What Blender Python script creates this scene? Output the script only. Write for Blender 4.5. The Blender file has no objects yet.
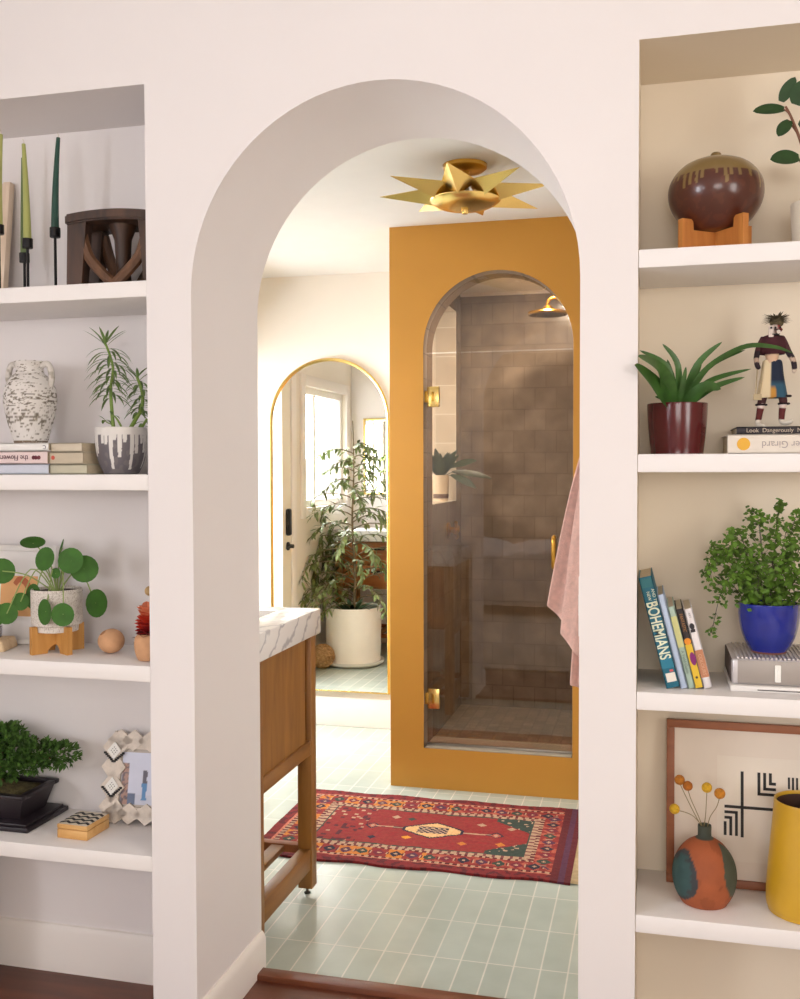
import bpy, bmesh, math, random
from mathutils import Vector, Matrix, noise
sc = bpy.context.scene
C = sc.collection
R = math.radians
PI = math.pi
rnd = random.Random(7)
RIGHT = 45  # strength of the fill through the added right-hand window
SHL, KEY, FILL, BATH, BFAR, BDOOR = 800, 212, 58, 230, 75, 84

# ------------------------------------------------------------------ colour + materials
def lin(c):
    out = []
    for v in c[:3]:
        v /= 255.0
        out.append(v/12.92 if v <= .04045 else ((v+.055)/1.055)**2.4)
    return (*out, 1.0)

_m = {}
def mat(name, rgb=(200,200,200), rough=.6, metal=0.0, var=.06, scale=12.0, bump=0.0, bscale=60.0, coat=0.0, paint=False, stretch=(1,1,1), sss=0):
    if name in _m: return _m[name]
    m = bpy.data.materials.new(name); m.use_nodes = True
    nt = m.node_tree; N = nt.nodes; L = nt.links
    b = N['Principled BSDF']
    b.inputs['Roughness'].default_value = rough
    b.inputs['Metallic'].default_value = metal
    if coat: b.inputs['Coat Weight'].default_value = coat; b.inputs['Coat Roughness'].default_value = .08
    tc = N.new('ShaderNodeTexCoord'); mp = N.new('ShaderNodeMapping'); mp.inputs['Scale'].default_value = stretch
    L.new(tc.outputs['Object'], mp.inputs['Vector'])
    nz = N.new('ShaderNodeTexNoise'); nz.inputs['Scale'].default_value = scale; nz.inputs['Detail'].default_value = 4
    L.new(mp.outputs['Vector'], nz.inputs['Vector'])
    mx = N.new('ShaderNodeMix'); mx.data_type = 'RGBA'; mx.blend_type = 'MULTIPLY'
    mx.inputs[0].default_value = 1.0
    rmp = N.new('ShaderNodeValToRGB')
    lo, hi = 1-var*1.6, 1+var*.4
    rmp.color_ramp.elements[0].position = .3; rmp.color_ramp.elements[0].color = (lo,lo,lo,1)
    rmp.color_ramp.elements[1].position = .7; rmp.color_ramp.elements[1].color = (hi,hi,hi,1)
    L.new(nz.outputs['Fac'], rmp.inputs['Fac'])
    if paint:
        at = N.new('ShaderNodeAttribute'); at.attribute_name = 'paint'
        L.new(at.outputs['Color'], mx.inputs[6])
    else:
        mx.inputs[6].default_value = lin(rgb)
    L.new(rmp.outputs['Color'], mx.inputs[7])
    L.new(mx.outputs[2], b.inputs['Base Color'])
    if bump:
        n2 = N.new('ShaderNodeTexNoise'); n2.inputs['Scale'].default_value = bscale; n2.inputs['Detail'].default_value = 3
        L.new(mp.outputs['Vector'], n2.inputs['Vector'])
        bp = N.new('ShaderNodeBump'); bp.inputs['Strength'].default_value = bump; bp.inputs['Distance'].default_value = .004
        L.new(n2.outputs['Fac'], bp.inputs['Height']); L.new(bp.outputs['Normal'], b.inputs['Normal'])
    _m[name] = m
    return m

def wood(name, c1, c2, rough=.5, axis='z', scale=18, dist=3.0):
    if name in _m: return _m[name]
    m = bpy.data.materials.new(name); m.use_nodes = True
    nt = m.node_tree; N = nt.nodes; L = nt.links; b = N['Principled BSDF']
    b.inputs['Roughness'].default_value = rough
    tc = N.new('ShaderNodeTexCoord'); mp = N.new('ShaderNodeMapping')
    st = {'x':(.12,1,1),'y':(1,.12,1),'z':(1,1,.12)}[axis]
    mp.inputs['Scale'].default_value = st
    L.new(tc.outputs['Object'], mp.inputs['Vector'])
    nz = N.new('ShaderNodeTexNoise'); nz.inputs['Scale'].default_value = scale*3; nz.inputs['Detail'].default_value = 6; nz.inputs['Distortion'].default_value = dist*.2
    L.new(mp.outputs['Vector'], nz.inputs['Vector'])
    r = N.new('ShaderNodeValToRGB'); r.color_ramp.elements[0].position=.33; r.color_ramp.elements[1].position=.68
    r.color_ramp.elements[0].color = lin(c1); r.color_ramp.elements[1].color = lin(c2)
    L.new(nz.outputs['Fac'], r.inputs['Fac']); L.new(r.outputs['Color'], b.inputs['Base Color'])
    _m[name] = m; return m

def brick(name, axes, bw, bh, mortar, c1, c2, cm, off=(0,0), stagger=0.0, rough=.35, blotch=.15, bump=.3, bias=0.0):
    """tiles laid on the plane of two object-space axes"""
    if name in _m: return _m[name]
    m = bpy.data.materials.new(name); m.use_nodes = True
    nt = m.node_tree; N = nt.nodes; L = nt.links; b = N['Principled BSDF']
    b.inputs['Roughness'].default_value = rough
    tc = N.new('ShaderNodeTexCoord'); sx = N.new('ShaderNodeSeparateXYZ'); cx = N.new('ShaderNodeCombineXYZ')
    L.new(tc.outputs['Object'], sx.inputs[0])
    for k in range(2):
        ad = N.new('ShaderNodeMath'); ad.operation = 'SUBTRACT'; ad.inputs[1].default_value = off[k]
        L.new(sx.outputs['XYZ'.index(axes[k])], ad.inputs[0]); L.new(ad.outputs[0], cx.inputs[k])
    br = N.new('ShaderNodeTexBrick'); br.offset = stagger; br.squash = 1.0
    br.inputs['Scale'].default_value = 1.0; br.inputs['Brick Width'].default_value = bw; br.inputs['Row Height'].default_value = bh
    br.inputs['Mortar Size'].default_value = mortar; br.inputs['Mortar Smooth'].default_value = .1; br.inputs['Bias'].default_value = bias
    br.inputs['Color1'].default_value = lin(c1); br.inputs['Color2'].default_value = lin(c2); br.inputs['Mortar'].default_value = lin(cm)
    L.new(cx.outputs[0], br.inputs['Vector'])
    nz = N.new('ShaderNodeTexNoise'); nz.inputs['Scale'].default_value = 9; nz.inputs['Detail'].default_value = 3
    L.new(cx.outputs[0], nz.inputs['Vector'])
    rp = N.new('ShaderNodeValToRGB'); rp.color_ramp.elements[0].position=.3; rp.color_ramp.elements[1].position=.7
    v = 1-blotch; rp.color_ramp.elements[0].color=(v,v,v,1); rp.color_ramp.elements[1].color=(1.05,1.05,1.05,1)
    L.new(nz.outputs['Fac'], rp.inputs['Fac'])
    mx = N.new('ShaderNodeMix'); mx.data_type='RGBA'; mx.blend_type='MULTIPLY'; mx.inputs[0].default_value=1
    L.new(br.outputs['Color'], mx.inputs[6]); L.new(rp.outputs['Color'], mx.inputs[7]); L.new(mx.outputs[2], b.inputs['Base Color'])
    bp = N.new('ShaderNodeBump'); bp.inputs['Strength'].default_value = bump; bp.inputs['Distance'].default_value=.003; bp.invert = True
    L.new(br.outputs['Fac'], bp.inputs['Height'])
    bp2 = N.new('ShaderNodeBump'); bp2.inputs['Strength'].default_value = .12; bp2.inputs['Distance'].default_value=.01
    L.new(nz.outputs['Fac'], bp2.inputs['Height']); L.new(bp.outputs['Normal'], bp2.inputs['Normal'])
    L.new(bp2.outputs['Normal'], b.inputs['Normal'])
    _m[name] = m; return m

def glass(name, tint=(255,255,255), refl=.08, rough=0.0):
    if name in _m: return _m[name]
    m = bpy.data.materials.new(name); m.use_nodes = True
    nt = m.node_tree; N = nt.nodes; L = nt.links
    N.remove(N['Principled BSDF']); out = N['Material Output']
    t = N.new('ShaderNodeBsdfTransparent'); t.inputs[0].default_value = lin(tint)
    g = N.new('ShaderNodeBsdfGlossy'); g.inputs['Roughness'].default_value = rough; g.inputs['Color'].default_value = (1,1,1,1)
    f = N.new('ShaderNodeFresnel'); f.inputs['IOR'].default_value = 1.5
    a = N.new('ShaderNodeMath'); a.operation = 'MAXIMUM'; a.inputs[1].default_value = refl
    L.new(f.outputs[0], a.inputs[0])
    g2 = N.new('ShaderNodeNewGeometry'); fr = N.new('ShaderNodeMath'); fr.operation='SUBTRACT'; fr.inputs[0].default_value=1.0; L.new(g2.outputs['Backfacing'], fr.inputs[1])
    ml = N.new('ShaderNodeMath'); ml.operation='MULTIPLY'; L.new(a.outputs[0], ml.inputs[0]); L.new(fr.outputs[0], ml.inputs[1]); a = ml
    mx = N.new('ShaderNodeMixShader'); L.new(a.outputs[0], mx.inputs[0]); L.new(t.outputs[0], mx.inputs[1]); L.new(g.outputs[0], mx.inputs[2])
    L.new(mx.outputs[0], out.inputs['Surface'])
    _m[name] = m; return m

def marble():
    if 'marble' in _m: return _m['marble']
    m = mat('marble', (228,226,224), .25, var=.04)
    nt = m.node_tree; N = nt.nodes; L = nt.links; b = N['Principled BSDF']
    tc = N['Texture Coordinate']
    mp = N.new('ShaderNodeMapping'); mp.inputs['Rotation'].default_value = (0,R(35),R(25)); mp.inputs['Scale'].default_value=(1,1,1)
    L.new(tc.outputs['Object'], mp.inputs[0])
    w = N.new('ShaderNodeTexWave'); w.inputs['Scale'].default_value = 6.5; w.inputs['Distortion'].default_value = 6; w.inputs['Detail'].default_value = 4; w.inputs['Detail Scale'].default_value=1.6
    L.new(mp.outputs[0], w.inputs['Vector'])
    r = N.new('ShaderNodeValToRGB'); r.color_ramp.elements[0].position=0; r.color_ramp.elements[0].color = lin((186,184,188))
    r.color_ramp.elements[1].position=.11; r.color_ramp.elements[1].color = lin((232,229,227))
    L.new(w.outputs['Fac'], r.inputs[0]); L.new(r.outputs[0], b.inputs['Base Color'])
    return m

def paintmat(name, rough=.6, coat=0, bump=0, bscale=60, var=.04, scale=20):
    return mat(name, rough=rough, coat=coat, bump=bump, bscale=bscale, paint=True, var=var, scale=scale)

# ------------------------------------------------------------------ objects
def empty(name, loc=(0,0,0), rot=(0,0,0)):
    o = bpy.data.objects.new(name, None); C.objects.link(o)
    o.location = loc; o.rotation_euler = rot; o.empty_display_size = .05
    return o
def tag(o, label=None, cat=None, group=None, kind=None):
    if label: o['label'] = label
    if cat: o['category'] = cat
    if group: o['group'] = group
    if kind: o['kind'] = kind
    return o
def thing(name, label, cat, loc=(0,0,0), rot=(0,0,0), group=None):
    return tag(empty(name, loc, rot), label, cat, group)
def obj(name, bm, mats, parent=None, smooth=True, paint=None, loc=None, rot=None, angle=40):
    me = bpy.data.meshes.new(name)
    bmesh.ops.recalc_face_normals(bm, faces=bm.faces)
    if paint:
        ly = bm.loops.layers.float_color.new('paint')
        for f in bm.faces:
            fc = paint(f.calc_center_median(), f.normal) if paint.__code__.co_argcount == 2 else None
            for l in f.loops:
                l[ly] = lin(fc if fc is not None else paint(l.vert.co))
    if smooth:
        for f in bm.faces: f.smooth = True
        for e in bm.edges:
            if len(e.link_faces) == 2 and e.calc_face_angle(0) > R(angle): e.smooth = False
    bm.to_mesh(me); bm.free()
    o = bpy.data.objects.new(name, me); C.objects.link(o)
    for m in (mats if isinstance(mats, (list, tuple)) else [mats]): me.materials.append(m)
    if parent: o.parent = parent
    if loc: o.location = loc
    if rot: o.rotation_euler = rot
    return o
def struct(name, bm, m, parent=None, smooth=False, **k):
    o = obj(name, bm, m, parent, smooth, **k)
    if not parent: o['kind'] = 'structure'
    return o
def B(): return bmesh.new()
def newfaces(bm, n0, mi):
    bm.faces.ensure_lookup_table()
    for f in bm.faces[n0:]: f.material_index = mi
def box(bm, x0,x1,y0,y1,z0,z1, bev=0, mi=0, M=None, seg=2):
    n0 = len(bm.faces)
    t = bmesh.new(); bmesh.ops.create_cube(t, size=1)
    for v in t.verts: v.co = Vector(((x0+x1)/2+v.co.x*(x1-x0), (y0+y1)/2+v.co.y*(y1-y0), (z0+z1)/2+v.co.z*(z1-z0)))
    if bev: bmesh.ops.bevel(t, geom=list(t.edges), offset=bev, segments=seg, affect='EDGES', profile=.5)
    if M: t.transform(M)
    merge(bm, t); newfaces(bm, n0, mi)
def merge(bm, t):
    me = bpy.data.meshes.new('t'); t.to_mesh(me); t.free(); bm.from_mesh(me); bpy.data.meshes.remove(me)
def lathe(bm, prof, seg=40, c=(0,0,0), mi=0, cap=True, sx=1, sy=1, wob=None):
    n0 = len(bm.faces); rings = []
    for (r, z) in prof:
        if r < 1e-5: rings.append([bm.verts.new((c[0],c[1],c[2]+z))]); continue
        ring = []
        for k in range(seg):
            a = 2*PI*k/seg; rr = r*(wob(a,z) if wob else 1)
            ring.append(bm.verts.new((c[0]+rr*math.cos(a)*sx, c[1]+rr*math.sin(a)*sy, c[2]+z)))
        rings.append(ring)
    for a, b in zip(rings, rings[1:]):
        if len(a)==1 and len(b)==1: continue
        for k in range(seg):
            k2 = (k+1) % seg
            if len(a)==1: bm.faces.new((a[0], b[k2], b[k]))
            elif len(b)==1: bm.faces.new((a[k], a[k2], b[0]))
            else: bm.faces.new((a[k], a[k2], b[k2], b[k]))
    if cap:
        if len(rings[0])>1: bm.faces.new(rings[0][::-1])
        if len(rings[-1])>1: bm.faces.new(rings[-1])
    newfaces(bm, n0, mi)
def smoothprof(pts, n=6):
    out = []
    P = [Vector(p) for p in pts]
    for i in range(len(P)-1):
        p0=P[max(i-1,0)];p1=P[i];p2=P[i+1];p3=P[min(i+2,len(P)-1)]
        for k in range(n):
            t=k/n
            q=.5*((2*p1)+(-p0+p2)*t+(2*p0-5*p1+4*p2-p3)*t*t+(-p0+3*p1-3*p2+p3)*t**3)
            out.append(tuple(q))
    out.append(tuple(P[-1])); return out
def tube(bm, pts, r, seg=8, mi=0, closed=False, cap=True):
    n0 = len(bm.faces); P = [Vector(p) for p in pts]; n = len(P)
    rr = r if isinstance(r,(list,tuple)) else [r]*n
    rings = []; up = Vector((0,0,1)); prev = None
    for i,p in enumerate(P):
        if closed: d = P[(i+1)%n]-P[i-1]
        else: d = P[min(i+1,n-1)]-P[max(i-1,0)]
        if d.length < 1e-9: d = Vector((0,0,1))
        d.normalize()
        if prev is None:
            s = d.cross(up)
            if s.length < .1: s = d.cross(Vector((0,1,0)))
            s.normalize()
        else:
            s = prev - d*prev.dot(d)
            if s.length < 1e-6: s = d.cross(up)
            s.normalize()
        prev = s; t = s.cross(d)
        rings.append([bm.verts.new(p + rr[i]*(math.cos(2*PI*k/seg)*s + math.sin(2*PI*k/seg)*t)) for k in range(seg)])
    m = n if closed else n-1
    for i in range(m):
        a=rings[i]; b=rings[(i+1)%n]
        for k in range(seg): bm.faces.new((a[k],a[(k+1)%seg],b[(k+1)%seg],b[k]))
    if cap and not closed: bm.faces.new(rings[0][::-1]); bm.faces.new(rings[-1])
    newfaces(bm, n0, mi)
def spline(pts, n=6): return [Vector(q) for q in smoothprof(pts, n)]
def ball(bm, c, r, sub=2, sx=1, sy=1, sz=1, mi=0, M=None):
    n0=len(bm.faces); t=bmesh.new(); bmesh.ops.create_icosphere(t, subdivisions=sub, radius=r)
    for v in t.verts: v.co = Vector((v.co.x*sx, v.co.y*sy, v.co.z*sz))
    if M: t.transform(M)
    bmesh.ops.translate(t, vec=Vector(c), verts=t.verts); merge(bm, t); newfaces(bm, n0, mi)
def prism(bm, pts, a0, a1, plane='xz', mi=0, M=None):
    """polygon pts extruded along the remaining axis from a0 to a1"""
    n0=len(bm.faces); t = bmesh.new()
    def v(p,a): return {'xz':(p[0],a,p[1]),'xy':(p[0],p[1],a),'yz':(a,p[0],p[1])}[plane]
    A=[t.verts.new(v(p,a0)) for p in pts]; Bv=[t.verts.new(v(p,a1)) for p in pts]
    t.faces.new(A); t.faces.new(Bv[::-1]); n=len(pts)
    for k in range(n): t.faces.new((A[k],Bv[k],Bv[(k+1)%n],A[(k+1)%n]))
    bmesh.ops.recalc_face_normals(t, faces=t.faces)
    if M: t.transform(M)
    merge(bm,t); newfaces(bm,n0,mi)
def arch(x0,x1,z0,zs,n=28,rz=None):
    """outline of a round-headed opening"""
    cx=(x0+x1)/2; r=(x1-x0)/2; rz = rz or r
    return [(x1,z0)]+[(cx+r*math.cos(PI*k/n), zs+rz*math.sin(PI*k/n)) for k in range(n+1)]+[(x0,z0)]
def boolean(bm, cutters):
    me=bpy.data.meshes.new('b'); bmesh.ops.recalc_face_normals(bm, faces=bm.faces); bm.to_mesh(me); bm.free()
    o=bpy.data.objects.new('b',me); C.objects.link(o); junk=[o]
    for c in cutters:
        bmesh.ops.recalc_face_normals(c, faces=c.faces)
        cm=bpy.data.meshes.new('c'); c.to_mesh(cm); c.free(); co=bpy.data.objects.new('c',cm); C.objects.link(co); junk.append(co)
        md=o.modifiers.new('m','BOOLEAN'); md.operation='DIFFERENCE'; md.object=co; md.solver='EXACT'
    dg=bpy.context.evaluated_depsgraph_get(); ev=o.evaluated_get(dg); em=ev.to_mesh()
    out=bmesh.new(); out.from_mesh(em); ev.to_mesh_clear()
    for j in junk:
        d=j.data; bpy.data.objects.remove(j); bpy.data.meshes.remove(d)
    return out
def cutbox(*a): b=B(); box(b,*a); return b
def leaf(bm, base, d, up, L, W, droop=0, seg=5, prof=None, fold=.15, mi=0, twist=0):
    """blade growing from base along d, face towards up"""
    n0=len(bm.faces)
    d=Vector(d).normalized(); up=Vector(up); s=d.cross(up)
    if s.length<1e-4: s=d.cross(Vector((1,0,0)))
    s.normalize(); u=s.cross(d).normalized(); p=Vector(base); rows=[]
    prof = prof or (lambda t: math.sin(PI*min(1,.06+t*.94))**.8)
    dd=d.copy(); st=L/seg
    for i in range(seg+1):
        t=i/seg; w=W/2*max(0.0,prof(t)); uu=s.cross(dd).normalized()
        if i==seg: rows.append([bm.verts.new(p)])
        else: rows.append([bm.verts.new(p-s*w+uu*w*fold), bm.verts.new(p), bm.verts.new(p+s*w+uu*w*fold)])
        dd=(dd-Vector((0,0,1))*droop/seg).normalized(); p=p+dd*st
    for a,b in zip(rows,rows[1:]):
        if len(b)==1:
            bm.faces.new((a[0],a[1],b[0])); bm.faces.new((a[1],a[2],b[0]))
        else:
            bm.faces.new((a[0],a[1],b[1],b[0])); bm.faces.new((a[1],a[2],b[2],b[1]))
    newfaces(bm,n0,mi)
def disc_leaf(bm, c, nrm, r, ell=1.0, cup=.12, rot=0, mi=0, seg=18):
    n0=len(bm.faces); n=Vector(nrm).normalized(); a=n.cross(Vector((0,0,1)))
    if a.length<.05: a=Vector((1,0,0))
    a.normalize(); b=n.cross(a); c=Vector(c)
    a2=a*math.cos(rot)+b*math.sin(rot); b2=n.cross(a2)
    ce=bm.verts.new(c-n*r*cup); prev=[ce]; rings=[]
    for f in (.35,.7,1.0):
        rings.append([bm.verts.new(c+(a2*math.cos(2*PI*k/seg)*ell+b2*math.sin(2*PI*k/seg))*r*f - n*r*cup*(1-f*f)) for k in range(seg)])
    for k in range(seg): bm.faces.new((ce,rings[0][k],rings[0][(k+1)%seg]))
    for i in range(2):
        for k in range(seg): bm.faces.new((rings[i][k],rings[i+1][k],rings[i+1][(k+1)%seg],rings[i][(k+1)%seg]))
    newfaces(bm,n0,mi)
def text(s, size, m, parent, loc, rot, name='lettering', depth=.0004, sx=1.0, align='LEFT', bold=0.0):
    cu=bpy.data.curves.new('txt','FONT'); cu.body=s; cu.size=size; cu.extrude=depth; cu.align_x=align; cu.align_y='CENTER'; cu.offset=bold
    t=bpy.data.objects.new('txt',cu); C.objects.link(t)
    dg=bpy.context.evaluated_depsgraph_get(); me=bpy.data.meshes.new_from_object(t.evaluated_get(dg)); 
    bpy.data.objects.remove(t); bpy.data.curves.remove(cu)
    me.name=name; me.materials.clear(); me.materials.append(m)
    o=bpy.data.objects.new(name,me); C.objects.link(o); o.parent=parent; o.location=loc; o.rotation_euler=rot; o.scale=(sx,1,1)
    return o
def copy_tree(o, parent=None):
    c=o.copy(); C.objects.link(c)
    if parent: c.parent=parent
    for ch in list(o.children): copy_tree(ch,c)
    return c

# ------------------------------------------------------------------ shared materials
PLASTER = mat('white_plaster', (236,231,230), .75, var=.012, scale=3, bump=.05, bscale=25)
WARM = mat('warm_tan_wall',(222,204,184),.8,var=.02,scale=3)
CREAMP = mat('cream_alcove_paint',(236,223,202),.8,var=.015,scale=3)
CEILM = mat('ceiling_paint', (240,236,232), .8, var=.01, scale=3)
BATHW = mat('cream_bathroom_paint', (238,231,220), .75, var=.015, scale=3)
SHELF = mat('white_shelf_paint', (242,238,236), .5, var=.012, scale=5)
TRIM = mat('white_trim_paint', (240,234,228), .45, var=.01, scale=5)
ORANGE = mat('ochre_orange_paint', (198,141,52), .55, var=.03, scale=4, bump=.04, bscale=40)
WOODF = wood('dark_oak_floor', (84,42,28), (116,62,40), .35, 'x', 6)
TILEF = brick('sage_floor_tile', 'XY', .07, .22, .0022, (196,207,198), (186,197,187), (226,226,216), off=(-.907+.07*100*0,2.563), rough=.22, blotch=.05, bump=.25)
ZEL_B = brick('brown_zellige_back', 'XZ', .105, .105, .0016, (164,151,138), (150,137,124), (134,121,109), off=(-.93,.12), stagger=.5, rough=.22, blotch=.35, bump=.6)
ZEL_S = brick('brown_zellige_side', 'YZ', .05, .15, .0016, (160,146,132), (144,129,115), (128,114,101), off=(4.1,.12), stagger=.5, rough=.25, blotch=.25, bump=.5)
ZEL_F = brick('brown_zellige_floor', 'XY', .05, .05, .002, (164,144,122), (140,120,100), (124,106,90), off=(-.93,4.1), rough=.35, blotch=.2, bump=.5)
ZEL_L = brick('pale_zellige_reveal', 'XZ', .105, .14, .0025, (214,204,188), (196,184,168), (232,226,214), off=(-.93,1.145), rough=.3, blotch=.12, bump=.4)
BRASS = mat('polished_brass', (238,206,128), .26, 1.0, var=.05, scale=10)
BRASSD = mat('satin_brass', (196,150,66), .3, 1.0, var=.05, scale=10)
BLACKM = mat('black_metal', (22,20,22), .45, .5, var=.05)
VWOOD = wood('vanity_walnut', (132,86,36), (160,110,50), .42, 'z', 10)
VWOODX = wood('vanity_walnut_rail', (128,82,34), (156,106,48), .42, 'y', 10)
CREAMPAPER = mat('book_pages', (214,198,170), .8, var=.06, scale=60, stretch=(8,1,1))
SOIL = mat('potting_soil', (52,38,28), .95, var=.3, scale=90, bump=.6, bscale=200)
WHITEP = mat('white_paint_detail', (245,245,240), .5, var=.01)
INK = mat('black_ink', (26,24,24), .6, var=.02)

# ------------------------------------------------------------------ camera
cam=bpy.data.cameras.new('camera'); co=bpy.data.objects.new('camera',cam); C.objects.link(co)
cam.sensor_fit='VERTICAL'; cam.sensor_height=36.0; cam.lens=998.3187*36/999
yaw,pitch,roll=.24863631,-.03063474,-.00245764
cy,sy=math.cos(yaw),math.sin(yaw)
fwd=Vector((-sy,cy,0)); right=Vector((cy,sy,0)); up=Vector((0,0,1))
f2=math.cos(pitch)*fwd+math.sin(pitch)*up; u2=-math.sin(pitch)*fwd+math.cos(pitch)*up
r3=math.cos(roll)*right+math.sin(roll)*u2; u3=-math.sin(roll)*right+math.cos(roll)*u2
co.matrix_world=Matrix(((r3.x,u3.x,-f2.x,0),(r3.y,u3.y,-f2.y,0),(r3.z,u3.z,-f2.z,1.3),(0,0,0,1)))
sc.camera=co

# ------------------------------------------------------------------ room shell
YF,YB,YN=2.022,2.40,2.262           # front face, bathroom face, niche back of the dividing wall
XL,XR,YR,ZC=-3.0,2.0,-3.4,2.6      # the room the camera stands in
b=B(); box(b,XL-.1,XR+.1,YR-.1,YF,-.1,0); box(b,-2.1,-1.093,YF,YN+.02,-.1,0); box(b,-.031,.75,YF,YN+.02,-.1,0); box(b,-.987,-.142,YF,2.375,-.1,0)
struct('floor', b, WOODF)
b=B(); box(b,-2.19,-.1,2.375,4.8,-.1,0)
struct('floor', b, TILEF)
b=B(); box(b,-.987,-.143,2.335,2.378,-.02,.014,bev=.004)
struct('trim_1', b, wood('threshold_oak',(96,50,30),(126,70,42),.4,'x',8), smooth=True)
# dividing wall with two alcoves and the arch
b=B(); box(b,-2.31,XR,YF,YB,0,ZC)
cl=B(); box(cl,-2.1,-1.093,YF-.1,YN,-.1,2.150)
cr=B(); box(cr,-.031,.75,YF-.1,YN,-.1,2.133)
ca=B(); prism(ca, arch(-.985,-.143,-.1,1.683,40,.424), YF-.2, YB+.2)
b=boolean(b,[cl,cr,ca]); box(b,XL,-2.31,YF,YF+.06,0,ZC)
for f in b.faces:
    c=f.calc_center_median()
    if -.04<c.x<.76 and YF+.005<c.y<YN+.005 and c.z<2.14: f.material_index=1
struct('wall_front', b, [PLASTER,CREAMP], smooth=True, angle=25)
b=B(); box(b,XL,XR,YR-.1,YF,ZC,ZC+.1); struct('ceiling', b, CEILM)
# left wall with the key window
WZ0,WZ1,WY0,WY1=.95,2.15,-1.75,-.60
b=B(); box(b,XL-.12,XL,YR,YF,0,ZC); b=boolean(b,[cutbox(XL-.3,XL+.1,WY0,WY1,WZ0,WZ1)])
struct('wall_left', b, PLASTER)
b=B(); box(b,XR,XR+.12,YR,YF,0,ZC); b=boolean(b,[cutbox(XR-.1,XR+.3,-1.3,.3,.9,2.1)]); struct('wall_right', b, WARM)
b=B(); box(b,XL,XR,YR-.12,YR,0,ZC); b=boolean(b,[cutbox(-.6,1.2,YR-.3,YR+.1,.9,2.2)])
struct('wall_back', b, WARM)
def window(name, axis, pos, a0,a1,z0,z1, muntins=(.5,), out=-1, m=None):
    """frame set in the opening with one pane"""
    m = m or TRIM
    b=B(); t=.045
    def bx(p0,p1,q0,q1,d0,d1):
        if axis=='x': box(b,pos+min(d0*out,d1*out),pos+max(d0*out,d1*out),p0,p1,q0,q1,bev=.003)
        else: box(b,p0,p1,pos+min(d0*out,d1*out),pos+max(d0*out,d1*out),q0,q1,bev=.003)
    bx(a0,a0+t,z0,z1,.02,.08); bx(a1-t,a1,z0,z1,.02,.08); bx(a0+t,a1-t,z0,z0+t,.02,.08); bx(a0+t,a1-t,z1-t,z1,.02,.08)
    for f in muntins: x=a0+(a1-a0)*f; bx(x-.022,x+.022,z0+t,z1-t,.03,.07)
    f=struct(name,b,m,smooth=True)
    b=B()
    if axis=='x': box(b,pos+out*.052-.003,pos+out*.052+.003,a0+t,a1-t,z0+t,z1-t)
    else: box(b,a0+t,a1-t,pos+out*.052-.003,pos+out*.052+.003,z0+t,z1-t)
    obj('pane',b,glass('window_glass',(255,255,255),.05),f)
    b=B(); c=.07   # casing on the room side
    def cx(p0,p1,q0,q1,d=.018):
        if axis=='x': box(b,pos-(0 if out<0 else d),pos+(d if out<0 else 0),p0,p1,q0,q1,bev=.003)
        else: box(b,p0,p1,pos-(0 if out<0 else d),pos+(d if out<0 else 0),q0,q1,bev=.003)
    cx(a0-c,a0,z0-c,z1+c); cx(a1,a1+c,z0-c,z1+c); cx(a0,a1,z1,z1+c); cx(a0,a1,z0-c,z0,.03)
    obj('window_casing',b,m,f)
    return f
window('window_2','x',XL,WY0,WY1,WZ0,WZ1)
window('fill_window_back','y',YR,-.6,1.2,.9,2.2,(.33,.66))  # unseen back window, added to let in fill light
window('fill_window_right','x',XR,-1.3,.3,.9,2.1,(.5,),1)  # unseen window added on the right to brighten the arch jamb
# skirting
b=B(); prism(b,[(YN,0),(YN-.014,0),(YN-.014,.108),(YN-.007,.120),(YN,.122)],-2.1,-1.093,'yz')
struct('baseboard_left', b, TRIM, smooth=True)
b=B(); box(b,-.031,.75,YN-.014,YN,0,.115,bev=.003); struct('baseboard_right', b, TRIM, smooth=True)
b=B()
pr=[(0,0),(.014,0),(.014,.082),(.009,.094),(.004,.100),(0,.100)]
prism(b,[(-.985+p,z) for p,z in pr],YF,YB-.004,'xz')
struct('baseboard_arch', b, TRIM, smooth=True)
b=B(); box(b,-2.19,-1.04,4.782,4.80,0,.145,bev=.004); struct('baseboard_far', b, TRIM, smooth=True)
# bathroom shell
ZB=2.275
b=B(); box(b,-2.3,0,YB,5.1,ZB,ZB+.1); struct('ceiling', b, mat('bathroom_ceiling',(240,238,234),.8,var=.01))
b=B(); box(b,-2.3,-1.04,4.80,4.92,0,ZB); struct('wall_far', b, BATHW)
b=B(); box(b,-.10,.02,YB,5.0,0,ZB); struct('wall_bathroom_right', b, BATHW)
BY0,BY1,BZ0,BZ1=2.56,3.45,1.05,1.84
b=B(); box(b,-2.31,-2.19,YB,4.80,0,ZB); b=boolean(b,[cutbox(-2.5,-2.1,BY0,BY1,BZ0,BZ1),cutbox(-2.5,-2.1,3.76,4.70,-.1,2.03)])
struct('wall_bathroom_left', b, BATHW)
window('window_1','x',-2.19,BY0,BY1,BZ0,BZ1,(.66,))
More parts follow.
